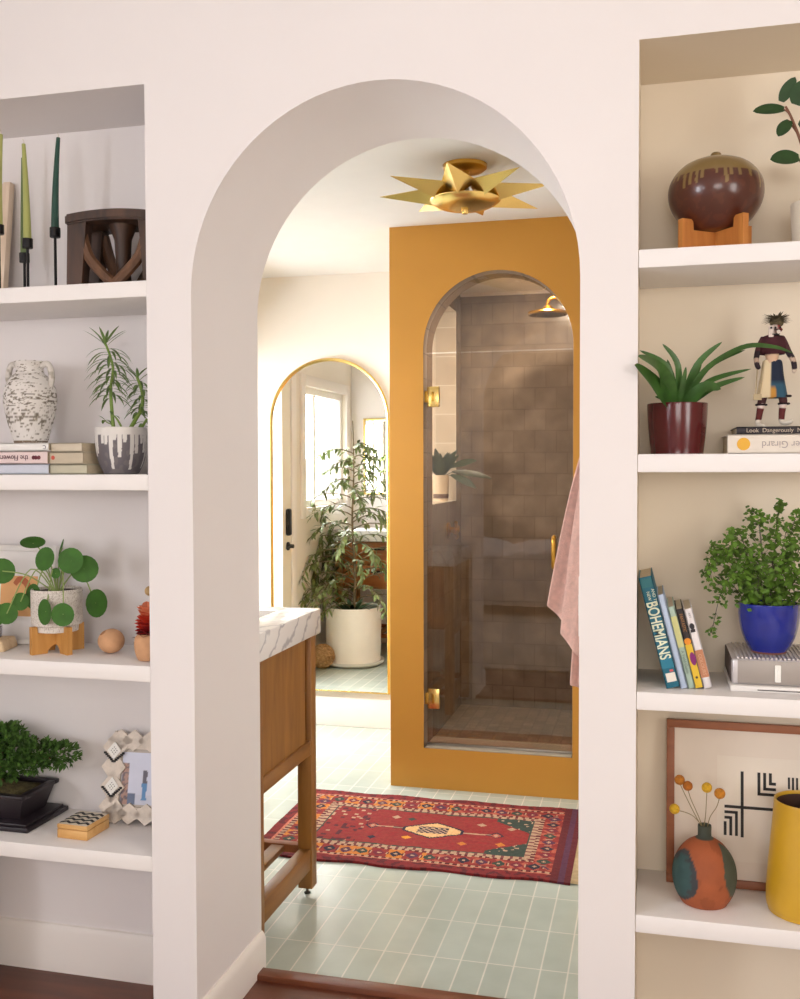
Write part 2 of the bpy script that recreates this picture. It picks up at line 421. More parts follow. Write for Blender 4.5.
# door in the bathroom's left wall (seen in the mirror)
b=B(); box(b,-2.205,-2.165,3.76,4.70,.005,2.03); b=boolean(b,[cutbox(-2.3,-2.1,3.905,4.565,.25,1.88)]); d=struct('door_1',b,mat('cream_door_paint',(232,226,208),.45,var=.01),smooth=True)
b=B()
for y0,y1 in ((3.66,3.74),(4.72,4.78)): box(b,-2.19,-2.16,y0,y1,0,2.11,bev=.004)
box(b,-2.19,-2.16,3.66,4.78,2.04,2.11,bev=.004); obj('door_casing',b,TRIM,d)
b=B(); box(b,-2.188,-2.182,3.905,4.565,.25,1.88); obj('door_pane',b,glass('window_glass',(255,255,255),.05),d)
b=B(); box(b,-2.165,-2.14,3.80,3.855,.895,1.06,bev=.012,seg=3); obj('keypad_lock',b,BLACKM,d)
b=B(); lathe(b,[(.026,0),(.026,.008),(.012,.012),(.012,.04),(.0,.042)],20); b.transform(Matrix.Rotation(R(90),4,'Y')); bmesh.ops.translate(b,vec=(-2.165,3.82,.83),verts=b.verts)
tube(b,spline([(-2.128,3.82,.83),(-2.126,3.86,.832),(-2.128,3.93,.826)]),.007); obj('door_handle',b,BLACKM,d)
# ------------------------------------------------------------------ shower block
SX0,SX1,SY0,SY1=-1.04,-.10,3.93,4.097
b=B(); box(b,SX0,SX1,SY0,SY1,0,ZB)
b=boolean(b,[ (lambda c:(prism(c,arch(-.900,-.303,.165,1.783,36,.299),SY0-.2,SY1+.2),c)[1])(B()) ])
for f in b.faces:
    c=f.calc_center_median()
    if c.y>SY0+.01 and c.y<SY1-.01 and -.93<c.x<-.29 and c.z>.1: f.material_index=1
    elif c.y>SY1-.005: f.material_index=1
REV=brick('brown_zellige_lining','YZ',.168,.10,.002,(150,130,112),(122,104,88),(100,84,70),off=(SY0,.165),rough=.3,blotch=.2)
struct('wall_shower_front', b, [ORANGE,REV], smooth=True, angle=25)
b=B(); box(b,-.895,-.308,SY0+.004,SY1,.165,.1695); struct('trim_2', b, mat('pale_stone_sill',(186,176,160),.4,var=.08))
b=B(); box(b,SX0,-.93,SY1,4.92,0,ZB)
b=boolean(b,[cutbox(-1.2,-.8,4.235,4.775,1.145,2.06)])
for f in b.faces:
    c=f.calc_center_median(); n=f.normal
    if n.x>.9: f.material_index=1
    elif abs(c.y-4.775)<.01 or (-1.03<c.x<-.935): f.material_index=2
struct('wall_shower_left', b, [ORANGE,ZEL_S,ZEL_L])
b=B(); box(b,-.93,SX1,4.90,5.0,0,ZB); struct('wall_shower_back', b, ZEL_B)
b=B(); box(b,-.118,-.10,SY1,4.9,0,ZB); struct('wall_shower_right', b, ZEL_S)
b=B(); box(b,-.93,-.118,SY1,4.90,.0,.12); struct('floor', b, ZEL_F)
b=B(); box(b,-.93,-.118,SY1,4.90,2.165,2.275); box(b,-.93,-.118,4.885,4.90,2.15,2.165); struct('ceiling', b, CEILM)
# frameless shower door: lower leaf and fixed lunette
GL=glass('shower_glass',(232,222,210),.085)
t=thing('shower_door','frameless arched glass shower door with brass hinges in the orange wall','shower door',(-.6,3.97,.175))
def pane(z0,z1,y=0):
    pts=[p for p in arch(-.297,.296,0,1.608,40,.296)]
    xs=.295; o=[]
    if z0<=0: o=[(xs,0),(xs,z1),(-xs,z1),(-xs,0)]
    return o
b=B(); prism(b,[(.293,.002),(.293,1.590),(-.293,1.590),(-.293,.002)],-.004,.004); obj('glass_leaf',b,GL,t)
b=B(); pts=[(.294,1.596)]+[(.294*math.cos(PI*k/32),1.608+.293*math.sin(PI*k/32)) for k in range(33)]+[(-.294,1.596)]
prism(b,pts,-.004,.004); obj('glass_lunette',b,GL,t)
for z in (1.376,.145):
    b=B(); box(b,-.292,-.242,-.012,.012,z,z+.082,bev=.002); hg=obj('hinge',b,BRASS,t)
    b=B(); box(b,-.303,-.288,-.016,.016,z+.018,z+.064,bev=.002); box(b,-.272,-.262,-.014,-.011,z+.022,z+.060,bev=.0008); obj('hinge_knuckle',b,BRASSD,hg)
b=B(); tube(b,spline([(.222,-.006,.735),(.222,-.04,.74),(.222,-.046,.775),(.222,-.046,.815),(.222,-.04,.85),(.222,-.006,.855)],5),.009,12); obj('pull_handle',b,BRASSD,t)
b=B(); box(b,-.293,.293,-.008,.008,-.004,.004,bev=.001); obj('door_sweep',b,mat('silver_sweep',(170,166,160),.3,.8),t)
# shower fittings
t=thing('shower_head','round brass rain shower head on a ceiling arm','shower head',(-.46,4.5,1.985))
b=B(); lathe(b,[(0,0),(.086,0),(.09,.006),(.086,.014),(.03,.022),(.018,.04),(0,.04)],40); obj('spray_disc',b,BRASSD,t)
b=B()
for k in range(6):
    for j in range(max(1,k*6)): a=2*PI*j/max(1,k*6); ball(b,(.015*k*math.cos(a),.015*k*math.sin(a),-.002),.003,1)
obj('nozzles',b,BLACKM,t)
b=B(); tube(b,spline([(0,0,.03),(0,0,.055),(.02,0,.075),(.10,0,.078),(.341,0,.078)],5),.009,12); obj('shower_arm',b,BRASSD,t)
t=thing('shower_valve','brass cross-handle shower valve on the left tiled shower wall','shower valve',(-.93,4.574,1.014))
def xl(bm): bm.transform(Matrix.Rotation(R(90),4,'Y')); return bm
b=B(); lathe(b,[(.036,0),(.036,.006),(.02,.01),(.014,.014),(.014,.03),(0,.03)],28); obj('escutcheon',xl(b),BRASSD,t)
b=B(); 
for a in (0,90):
    M=Matrix.Rotation(R(a+20),4,'X'); p=M@Vector((.04,0,.036)); q=M@Vector((.04,0,-.036)); tube(b,[p,q],[.008,.008],10); ball(b,p,.010,1); ball(b,q,.010,1)
ball(b,(.042,0,0),.015,2); obj('cross_handle',b,BRASSD,t)
t=thing('added_downlight','small round downlight added out of view in the shower ceiling','ceiling light',(-.45,4.33,2.165))  # no lamp in view here; added to brighten the shower interior
b=B(); lathe(b,[(.045,0),(.060,0),(.062,-.004),(.045,-.006)],32,cap=False); obj('trim_ring',b,WHITEP,t)
b=B(); lathe(b,[(0,-.001),(.045,-.001)],32,cap=False)
em=bpy.data.materials.new('fill_lens'); em.use_nodes=True; pb=em.node_tree.nodes['Principled BSDF']; pb.inputs['Emission Color'].default_value=(1,.92,.82,1); pb.inputs['Emission Strength'].default_value=SHL
obj('lens',b,em,t)
# plant on the slit sill
t=thing('shower_plant','small dark-leaved plant in a cream pot on the shower window sill','potted plant',(-.985,4.675,1.145))
b=B(); lathe(b,[(0,.0),(.034,0),(.036,.02),(.040,.125),(.037,.125),(.034,.11),(0,.11)],30); obj('pot',b,mat('cream_pot',(222,206,182),.5),t)
b=B(); lathe(b,[(.0355,.014),(.0368,.016),(.0376,.034),(.0362,.036)],30,cap=False); obj('pot_band',b,mat('brown_band',(96,70,56),.6),t)
b=B()
r2=random.Random(3)
for k in range(16):
    a=k*2.4; el=.5+.8*r2.random(); leaf(b,(0,0,.11),(math.cos(a)*.5,math.sin(a)*.5,el+.3),(0,-.8,.5),.11+.06*r2.random(),.036,.6,6)
for d,L in (((.8,-.1,.35),.14),((.85,.25,.0),.20),((.85,-.2,-.25),.15)): tube(b,[(0,0,.11),Vector(d)*.06+Vector((0,0,.14))],.0015,5); leaf(b,Vector(d)*.06+Vector((0,0,.14)),d,(0,-.8,.6),L,.040,.3,6)
obj('leaves',b,mat('dark_plant_leaf',(50,64,42),.4,var=.2,scale=30),t)
# ------------------------------------------------------------------ arched floor mirror
t=thing('arched_mirror','tall arched mirror with thin gold frame on the far bathroom wall','mirror',(-1.580,4.78,.18))
MIR=mat('mirror_silver',(246,246,242),.0,1.0,var=0)
w=.308
pts=[(w,0),(w,1.36)]+[(w*math.cos(PI*k/36),1.36+.308*math.sin(PI*k/36)) for k in range(1,36)]+[(-w,1.36),(-w,0)]
b=B(); prism(b,pts,-.004,.012); obj('mirror_glass',b,MIR,t,smooth=False)
b=B(); P=[(x,-.006,z) for x,z in pts]
n=len(P); ring=[]
for i,(x,y,z) in enumerate(P):
    ring.append(Vector((x,y,z)))
tube(b,ring,.0085,8,closed=True); obj('gold_frame',b,BRASS,t)
# second mirror over the vanity (seen in reflection)
t=thing('vanity_mirror','rectangular gold-framed mirror hanging above the wooden vanity','mirror',(-1.72,YB+.012,1.12))
b=B(); box(b,-.36,.36,-.008,.004,0,.54); obj('mirror_glass',b,MIR,t)
b=B()
for a in ((-.37,-.355,-.01,.545),(.355,.37,-.01,.545)): box(b,a[0],a[1],-.01,.012,a[2],a[3]+.01,bev=.002)
box(b,-.355,.355,-.01,.012,-.01,.005,bev=.002); box(b,-.355,.355,-.01,.012,.535,.555,bev=.002); obj('gold_frame',b,BRASS,t)
# ------------------------------------------------------------------ vanity
t=thing('bathroom_vanity','walnut vanity with thick white marble top beside the arch','vanity',(-1.0,2.415,0))
# local: x from -1.17 (left wall) to 0, y 0..0.485
VL=-1.165; D=.47
b=B(); box(b,VL,-.022,.028,.425,.46,.795); obj('cabinet_body',b,VWOOD,t)
b=B(); box(b,-.028,-.010,.045,.40,.47,.79); obj('side_panel',b,VWOOD,t)
for (x,y) in ((-.045,.0),(-.045,.425),(VL,.0),(VL,.425)):
    b=B(); box(b,x,x+.045,y,y+.045,.022,.797,bev=.002); lg=obj('leg',b,VWOOD,t)
    b=B(); lathe(b,[(.009,0),(.010,.004),(.004,.008),(.004,.03)],14,(x+.022,y+.022,0)); obj('levelling_foot',b,mat('steel_foot',(120,116,110),.35,.9),lg)
b=B(); box(b,-.040,-.002,.045,.425,.435,.478,bev=.0015); obj('side_rail',b,VWOODX,t)
for x in (-.040,VL+.003):
    b=B(); box(b,x,x+.036,.045,.425,.082,.145,bev=.002); obj('lower_rail',b,VWOODX,t)
b=B(); box(b,VL+.03,-.04,.435,.465,.125,.150,bev=.0015); box(b,VL+.03,-.04,.003,.035,.125,.150,bev=.0015)
obj('cross_rail',b,wood('vanity_walnut_x',(136,76,34),(166,98,48),.42,'x',10),t)
for k in range(12):
    x=-.135-.085*k
    if x<VL+.06: break
    b=B(); box(b,x,x+.042,.035,.437,.128,.146,bev=.0015); obj('slat',b,VWOODX,t)
for k in range(2):
    for j in range(2):
        x0=VL+.05+j*.54; b=B(); box(b,x0,x0+.52,.425,.445,.475+k*.16,.625+k*.16,bev=.002); dr=obj('drawer',b,wood('vanity_drawer',(150,88,44),(184,116,62),.4,'x',8),t)
        b=B(); box(b,x0+.21,x0+.31,.445,.465,.575+k*.16,.59+k*.16,bev=.003); obj('drawer_pull',b,BLACKM,dr)
b=B(); box(b,VL-.015,.010,-.008,D+.02,.797,.872,bev=.003)
b=boolean(b,[cutbox(-.62,-.10,.10,.40,.80,.95)])
obj('marble_top',b,marble(),t)
b=B(); box(b,-.62,-.10,.10,.40,.796,.806); obj('basin_floor',b,mat('porcelain',(240,238,234),.2),t)
b=B(); lathe(b,[(.02,.872),(.02,.877),(.011,.88),(.011,.98)],20,(-.36,.055,0)); tube(b,spline([(-.36,.055,.975),(-.36,.065,1.0),(-.36,.12,1.0),(-.36,.15,.975)]),.009,12); obj('faucet',b,BRASSD,t)
# rolled hand towel on the lower shelf
b=B()
pts=[]
for k in range(60):
    a=k*.35; r=.008+.0011*k*.75; pts.append((r*math.cos(a),r*math.sin(a)))
ins=[(p[0]*.96,p[1]*.96) for p in pts]
lathe(b,[(0,0),(.026,0),(.030,.006),(.030,.12),(.026,.126),(0,.126)],28)
b.transform(Matrix.Rotation(R(-90),4,'X'))
for v in b.verts: v.co*=1+.03*noise.noise(v.co*40)
o=obj('rolled_towel',b,paintmat('floral_towel',.9,bump=.4,bscale=300),None,paint=lambda c:((110,140,80) if noise.noise(c*45)>.18 else ((216,130,130) if noise.noise(c*60+Vector((5,5,5)))>.25 else (226,222,206))))
o.location=(-1.10,2.475,.1465+.0308); tag(o,'rolled floral towel on the lower slatted shelf of the vanity','towel')
# ------------------------------------------------------------------ pink towel and switch
t=thing('pink_towel','pale pink towel hanging at the right edge of the arch','towel',(-.135,2.75,1.45))
def cloth(bm, secs, n=48, th=.004):
    """secs: (z, loop of points) stacked"""
    rings=[[bm.verts.new(p) for p in s] for s in secs]
    m=len(rings[0])
    for a,b_ in zip(rings,rings[1:]):
        for k in range(m-1): bm.faces.new((a[k],a[k+1],b_[k+1],b_[k]))
TOW=mat('pink_terry',(232,190,178),.95,var=.10,scale=70,bump=.7,bscale=260)
def flap(x_left, zb_l, zb_r, y, amp, fold, ph, bl=.92):
    b=B(); secs=[]; nz=40; nu=44
    for i in range(nz+1):
        s=i/nz; row=[]
        for k in range(nu+1):
            q=k/nu           # 0 = left outer edge, 1 = wall side
            zbot=zb_l+(zb_r-zb_l)*q
            z=-s*(-zbot)
            spread=s**bl
            x=x_left*spread*(1-q)+.03*q
            yy=y+amp*spread*math.sin(q*fold+ph+s*.6)+.004*math.sin(q*23+s*4)*s
            row.append((x,yy,z))
        secs.append(row)
    cloth(b,secs); 
    o=obj('fold',b,TOW,t); md=o.modifiers.new('s','SOLIDIFY'); md.thickness=.008; md.offset=0
    md=o.modifiers.new('v','SUBSURF'); md.levels=1; md.render_levels=1
    return o
flap(-.150,-.53,-.70,.0,.028,7.0,.3,.62)
flap(-.108,-.60,-.75,-.035,.020,8.0,1.5,.55)
flap(-.088,-.755,-.80,.040,.02,6.0,.0,.5)
b=B(); tube(b,spline([(.036,0,.02),(.0,0,.02),(-.012,0,.03),(-.014,0,.045)]),.006,10); lathe(b,[(.018,0),(.018,.006)],20,(0,0,0)); 
obj('wall_hook',b,BRASSD,t)
t=thing('light_switch','white light switch plate on the right side of the arch','light switch',(-.143,2.10,1.017))
b=B(); box(b,-.0045,0,-.035,.035,-.062,.062,bev=.0015); obj('switch_plate',b,WHITEP,t)
b=B(); box(b,-.0065,-.004,-.012,.012,-.022,.022,bev=.001); obj('switch_rocker',b,WHITEP,t)
# ------------------------------------------------------------------ star ceiling light
t=thing('star_ceiling_light','brass starburst flush light with folded pointed rays on the bathroom ceiling','ceiling light',(-.592,3.19,2.115))
b=B(); lathe(b,smoothprof([(0,.016),(.04,.018),(.085,.028),(.112,.044),(.110,.047),(.08,.038),(0,.032)],4),56); obj('lower_dish',b,BRASS,t)
b=B(); lathe(b,[(0,.004),(.009,.004),(.011,.008),(.011,.020),(0,.022)],16); obj('finial',b,BRASS,t)
b=B(); lathe(b,[(.060,.140),(.070,.148),(.072,.159),(0,.159)],36); lathe(b,[(.014,.03),(.014,.145)],16); obj('canopy',b,BRASSD,t)
def ray(ang,L,w,zt,zb0,zb1,r0):
    b=B(); ca,sa=math.cos(ang),math.sin(ang); d=Vector((ca,sa,0)); s=Vector((-sa,ca,0))
    tip=d*L+Vector((0,0,zt)); mid=d*r0*.9+Vector((0,0,zb0)); l=d*r0*.8+s*w+Vector((0,0,zb1)); r=d*r0*.8-s*w+Vector((0,0,zb1)); inn=d*.045+Vector((0,0,zb0+.03))
    vs=[b.verts.new(p) for p in (tip,mid,l,r,inn)]
    b.faces.new((vs[0],vs[1],vs[2])); b.faces.new((vs[0],vs[3],vs[1])); b.faces.new((vs[1],vs[4],vs[2])); b.faces.new((vs[1],vs[3],vs[4]))
    o=obj('star_ray',b,BRASS,t,smooth=False); md=o.modifiers.new('s','SOLIDIFY'); md.thickness=.0014; return o
for k,a in enumerate((-91,-45,-2,46,88,134,176,222)):
    ray(R(a),(.265,.285,.275,.30,.29,.29,.29,.27)[k],.058,(.092,.080,.078,.062,.07,.078,.084,.090)[k],.040,.082,.112)
for a in (30,150,270):
    b=B(); ball(b,(.045*math.cos(R(a)),.045*math.sin(R(a)),.075),.022,3,sz=1.15); obj('bulb',b,mat('frosted_bulb',(238,228,210),.35,var=0),t)
# ------------------------------------------------------------------ rug
def rugcol(u,v):
    """u 0..1 along the length, v 0..1 across; palette of a worn red village rug"""
    RED=(146,44,38); DRED=(98,24,30); NAVY=(38,30,50); OR=(206,124,46); CR=(186,152,122); PK=(184,92,70); GR=(52,66,56); PUR=(88,44,70)
    L,W=1.08,.68; x=u*L; y=v*W; ex=min(x,L-x); ey=min(y,W-y)
    h=noise.noise(Vector((x*40,y*40,0)))
    if x>L-.065:
        return PUR if x>L-.04 and abs((x-L+.03))<.008 else DRED
    if ex<.035 or ey<.045: return DRED if h>.1 else (134,34,36)
    e=min(ex,ey)
    along = y if ex<ey else x
    if ey<.05 or ex<.045: return (206,120,96)
    if e<.145 and (ey<.145 or (ex<.15)):
        d=(ey-.097) if ey<=ex else (ex-.097)
        k=along/.058; i=int(k); q=(k-i-.5)*.058
        base=OR if (i%5) in (0,1,3) else RED
        if x>L*.55: base=RED if h>-.1 else PK
        if abs(q)<.020 and abs(abs(q)+abs(d)-.0)<.026:
            if abs(q)+abs(d)<.008: return CR
            return (NAVY,PUR,GR,(120,30,50))[i%4]
        if abs(d)>.034: return CR if (int(along/.012)%2) else DRED
        if abs(q)>.024 and abs(d)<.012: return CR if i%2 else DRED
        return base
    if e<.165:
        return CR if int(along/.010)%3 else (120,60,60)
    if e<.172: return GR
    # field
    cx=x-L*.53; cyy=y-W*.5
    if abs(cx)<.11 and abs(cyy)<.062*(1-abs(cx)/.11)+.018:
        inn=abs(cyy)<.062*(1-abs(cx)/.11)+.008 and abs(cx)<.1
        if not inn: return NAVY
        if abs(cx)<.055 and abs(cyy)<.03: return NAVY if (int((cx+1)/.011)+int((cyy+1)/.011))%2 else CR
        return (226,178,120)
    if abs(cyy)<.007 and abs(cx)<.21: return CR if abs(cyy)<.003 else NAVY
    for s in (-1,1):
        dd=abs(cx-s*.225)+abs(cyy)
        if dd<.028: return CR if dd<.01 else (NAVY if dd>.02 else PK)
    if x>L*.72 and e>.172:
        c=(x-L*.72)
        if abs(cyy)>.165-c*.75-.02: 
            return CR if noise.noise(Vector((x*60,y*60,3)))>.38 else GR
    if x<L*.30:
        if noise.noise(Vector((int(x/.016)*1.3,int(y/.016)*1.7,7)))>.3: return (90,30,40)
        if noise.noise(Vector((int(x/.014)*1.3,int(y/.014)*1.7,17)))>.42: return CR
    for gx,gy,cc in ((-.16,.10,CR),(-.2,-.11,NAVY),(.16,.09,CR),(.12,-.10,OR),(-.08,-.085,(226,150,40)),(-.10,.095,GR),(.25,-.08,OR),(.27,.075,CR)):
        if abs(cx-gx)+abs(cyy-gy)<.018: return cc
    return RED if h>-.12 else (146,36,36)
b=B(); NU,NV=216,136; L,W=1.08,.68; g=[]
for i in range(NU+1):
    row=[]
    for j in range(NV+1):
        x=i/NU*L; y=j/NV*W
        wy=.006*math.sin(x*21)*(1 if j in (0,NV) else abs(j/NV-.5)*2)
        z=.009+.0025*noise.noise(Vector((x*9,y*9,1)))+.0012*noise.noise(Vector((x*60,y*60,2)))
        row.append(b.verts.new((x,y+wy+.004*noise.noise(Vector((x*12,y*3,5))),z)))
    g.append(row)
for i in range(NU):
    for j in range(NV): b.faces.new((g[i][j],g[i+1][j],g[i+1][j+1],g[i][j+1]))
ed=[e for e in b.edges if len(e.link_faces)==1]
ex=bmesh.ops.extrude_edge_only(b,edges=ed)
for v in ex['geom']:
    if isinstance(v,bmesh.types.BMVert): v.co.z=.0005
t=thing('patterned_rug','red and orange patterned wool rug with cream fringe on the green tiles','rug',(-1.325,3.105,0),(0,0,R(.4)))
def rp(c,n): return rugcol(min(max(c.x/L,0),1),min(max(c.y/W,0),1))
obj('rug_pile',b,paintmat('rug_wool',.95,bump=.5,bscale=400,var=.16,scale=90),t,paint=rp)
b=B(); rr=random.Random(5)
for k in range(150):
    y=.005+k*.67/150; a=rr.uniform(-.006,.006)
    tube(b,[(L-.002,y,.006),(L+.015,y+a*.5,.004),(L+.03+rr.uniform(-.006,.006),y+a,.003)],.0019,4)
obj('fringe',b,mat('cream_fringe',(214,190,150),.9,var=.15,scale=50),t)
#SPLIT
# ------------------------------------------------------------------ tree in the white pot, wicker ball (left of the vanity, seen in the mirror)
t=thing('potted_tree','tall airy leafy tree in a large white pot, reflected in the arched mirror','potted plant',(-1.935,3.20,0))
b=B(); lathe(b,smoothprof([(0,.03),(.165,.03),(.178,.05),(.184,.2),(.184,.37),(.180,.385),(.170,.382),(.168,.36),(.168,.33),(0,.33)],2),56); obj('pot',b,mat('white_ceramic_pot',(238,232,222),.45,var=.02),t)
b=B(); lathe(b,[(0,0),(.17,0),(.202,.018),(.206,.034),(.197,.034),(.182,.022),(0,.022)],56); obj('saucer',b,mat('white_saucer',(226,222,214),.45,var=.05),t)
b=B(); lathe(b,[(0,.345),(.168,.345)],40,cap=False); obj('soil',b,SOIL,t)
b=B(); tk=[(0,0,.33),(.012,.0,.6),(-.004,.004,.95),(.006,0,1.3),(0,0,1.62)]
trunk=spline(tk,6); tube(b,trunk,[.011-.008*i/(len(trunk)-1) for i in range(len(trunk))],8)
r5=random.Random(11); brs=[]
def branch(p0,d,L,droop,n=10):
    p=Vector(p0); d=Vector(d).normalized(); pts=[p.copy()]
    for i in range(n):
        d=(d+Vector((r5.uniform(-.12,.12),r5.uniform(-.12,.12),-droop/n+r5.uniform(-.05,.05)))).normalized(); p=p+d*L/n
        p.x=max(p.x,-.235); p.y=max(p.y,-.22)
        pts.append(p.copy())
    return pts
for k in range(46):
    f=k/46; z=.42+1.05*f; a=k*2.4+r5.uniform(-.3,.3)
    Lb=(.62-.42*f)*(.75+.4*r5.random())
    base=trunk[min(len(trunk)-1,int((z-.33)/1.29*(len(trunk)-1)))]
    brs.append(branch((base[0],base[1],z),(math.cos(a),math.sin(a),.75-.2*f),Lb,1.0+.6*(1-f)))
for k in range(10):
    a=PI*.6+k*.22; brs.append(branch((0,0,.36+.05*k),(math.cos(a),math.sin(a)*1.0,.9),.5,1.9))
for q in brs: tube(b,q,[.0045-.003*i/(len(q)-1) for i in range(len(q))],5)
obj('trunk',b,mat('olive_bark',(128,112,84),.8,var=.2,scale=40),t)
b=B()
for q in brs:
    for i in range(2,len(q)):
        d=(q[i]-q[i-1]).normalized()
        for s in range(3):
            v=Vector((r5.uniform(-1,1),r5.uniform(-1,1),r5.uniform(-.8,.6)))
            leaf(b,q[i]+ (q[i]-q[i-1])*r5.uniform(-.5,.5),d*.6+v*.75,(0,0,1),r5.uniform(.050,.085),.021,.5,3,fold=.2)
for v in b.verts: v.co.x=max(v.co.x,-.25); v.co.y=max(v.co.y,-.28)
obj('foliage',b,mat('olive_leaf',(124,140,82),.5,var=.3,scale=25),t)
b=B()
for k in range(22):
    a=k*2.4; el=.5+.9*r5.random(); leaf(b,(.05*math.cos(a)-.01,.05*math.sin(a),.345),(math.cos(a),math.sin(a),el),(0,0,1),.13+.06*r5.random(),.03,.6,5)
obj('underplanting',b,mat('agave_leaf',(84,122,92),.45,var=.2,scale=30),t)
t=thing('rope_ball','round coiled rope ball on the tiles beside the white pot','rope ball',(-2.085,3.40,.082))
b=B(); ball(b,(0,0,0),.072,3); obj('core',b,mat('rope_tan',(176,138,92),.85,var=.2,scale=60),t)
b=B()
for ax in range(3):
    M=Matrix.Rotation(R(57*ax+20),4,(1,.4,.3) if ax%2 else (.2,1,.5))
    for k in range(-4,5):
        a=k/4.6*PI/2; r=.075*math.cos(a); z=.075*math.sin(a)
        tube(b,[M@Vector((r*math.cos(2*PI*j/24),r*math.sin(2*PI*j/24),z)) for j in range(24)],.0055,5,closed=True)
obj('rope_coils',b,_m['rope_tan'],t)

# ------------------------------------------------------------------ built-in shelves
def shelf(x0,x1,zt,label):
    th=.036; b=B(); box(b,x0+.0005,x1-.0005,YF+.0005,YN-.0005,zt-th,zt,bev=.0022)
    o=obj('built_in_shelf',b,SHELF,smooth=True); tag(o,label,'shelf')
ZLs=(1.720,1.289,.858,.426); ZRs=(1.728,1.328,.857,.409)
for z,s in zip(ZLs,('uppermost white built-in shelf of the left alcove, under the taper candles','second white shelf of the left alcove, under the amphora','third white shelf of the left alcove, under the round-leaved plant','lowest white shelf of the left alcove, under the bonsai')):
    shelf(-2.1,-1.093,z,s)
for z,s in zip(ZRs,('uppermost white built-in shelf of the right alcove, under the brown round vase','second white shelf of the right alcove, under the dark red plant pot','third white shelf of the right alcove, under the leaning books','lowest white shelf of the right alcove, under the framed geometric print')):
    shelf(-.031,.75,z,s)

# ------------------------------------------------------------------ LEFT 1: candles, pale board, stool
LG=mat('light_green_wax',(168,172,98),.45,var=.04); MG=mat('mid_green_wax',(92,112,62),.45,var=.04); DG=mat('dark_green_wax',(24,70,56),.45,var=.04)
def candle(x,y,zc,h,m,label,lean=(0,0)):
    t=thing('taper_candle',label,'candle',(x,y,zc))
    b=B(); pts=[]; rs=[]
    for i in range(9):
        f=i/8; pts.append((lean[0]*f*f,lean[1]*f,h*f)); rs.append(.0092*(1-.58*f**1.1)+.0006)
    tube(b,pts,rs,18); obj('wax',b,m,t)
    b=B(); p=Vector(pts[-1]); tube(b,[p,p+Vector((.0005,0,.006)),p+Vector((-.002,0,.012))],.0010,5); obj('wick',b,mat('wick_white',(220,214,200),.8),t)
def holder(x,y,z0,zc,label):
    t=thing('candle_holder',label,'candle holder',(x,y,z0),group=None)
    b=B(); lathe(b,[(0,0),(.032,0),(.032,.003),(.004,.005),(0,.005)],30); obj('base',b,BLACKM,t)
    b=B(); tube(b,[(0,0,.004),(0,0,zc-z0)],.0034,12); obj('stem',b,BLACKM,t)
    b=B(); lathe(b,[(0,-.001),(.0118,0),(.0125,.002),(.0125,.023),(.0098,.023),(.0098,.003),(0,.003)],24); o=obj('cup',b,BLACKM,t); o.location=(0,0,zc-z0)
for x,y,zc,h,m,ld,lb,hl in ((-1.545,2.13,1.872,.236,LG,(.010,0),'light green taper candle at the far left of the shelf','black metal holder under the leftmost light green candle'),
    (-1.466,2.13,1.834,.246,LG,(-.007,0),'light green taper candle standing in front of a darker green one','black metal holder under the light green candle, second from the left'),
    (-1.527,2.205,1.818,.255,MG,(.000,0),'mid green taper candle mostly hidden behind a light green one','black metal holder behind the other one, under the half hidden green candle'),
    (-1.397,2.14,1.858,.233,DG,(.012,0),'dark green taper candle standing alone nearest the wooden stool','slim black metal holder under the dark green candle')):
    holder(x,y,1.7201,zc,hl); candle(x,y,zc+.0035,h,m,lb,ld)
t=thing('framed_drawing','pale pink framed drawing leaning behind the green candles','picture',(-1.70,2.205,1.7205),(R(-7),0,0))
b=B(); box(b,-.10,.103,0,.012,0,.312,bev=.001); obj('panel',b,mat('pale_pink_board',(232,206,196),.7,var=.03),t)
b=B(); box(b,.092,.112,-.006,.014,0,.313,bev=.001); obj('frame_side',b,wood('pale_maple',(222,200,176),(236,216,194),.6,'z'),t)
b=B(); box(b,-.112,-.10,-.006,.014,0,.313,bev=.001); obj('frame_side',b,_m['pale_maple'],t)
b=B(); tube(b,spline([(.074,-.003,.265),(.068,-.003,.235),(.06,-.003,.19),(.066,-.003,.14),(.055,-.003,.08),(.062,-.003,.02)],5),.0022,6); ball(b,(.074,-.003,.266),.006,2,sy=.3); obj('drawn_stem',b,mat('brown_drawing',(140,96,86),.8),t)
STOOLM=wood('carved_dark_wood',(42,27,19),(82,54,36),.5,'z',12)
t=thing('carved_stool','small dark carved wooden stool with curved seat on the top left shelf','stool',(-1.216,2.14,1.7205),(0,0,R(6)))
b=B(); n=20; vs=[]
pts=[]
for k in range(n+1): x=-.112+.224*k/n; pts.append((x,.178-.010*(x/.112)**2))
pts+= [(x,z-.024) for x,z in reversed(pts)]
prism(b,pts,-.07,.07); bmesh.ops.bevel(b,geom=[e for e in b.edges if e.calc_face_angle(0)>R(60)],offset=.004,segments=2,affect='EDGES'); obj('seat',b,STOOLM,t)
for sx in (-1,1):
    for y0 in (-.062,.026):
        b=B(); prism(b,[(sx*.108,.165),(sx*.062,.165),(sx*.076,0),(sx*.112,0)],y0,y0+.036); obj('leg',b,STOOLM,t)
b=B()
for s in (-1,1): 
    q=spline([(s*.078,-.048,.125),(s*.06,-.05,.07),(s*.012,-.052,.018),(-s*.0,-.052,.008)],5); tube(b,q,[.013]*len(q),8)
    q=spline([(s*.070,.048,.14),(s*.05,.05,.07),(s*.012,.052,.012)],5); tube(b,q,[.014]*len(q),8)
obj('crossed_brace',b,wood('carved_brace',(84,56,38),(120,84,58),.5,'z',12),t)
b=B(); lathe(b,[(0,0),(.022,0),(.016,.05),(.02,.12),(.035,.16),(0,.16)],18); obj('centre_post',b,STOOLM,t)

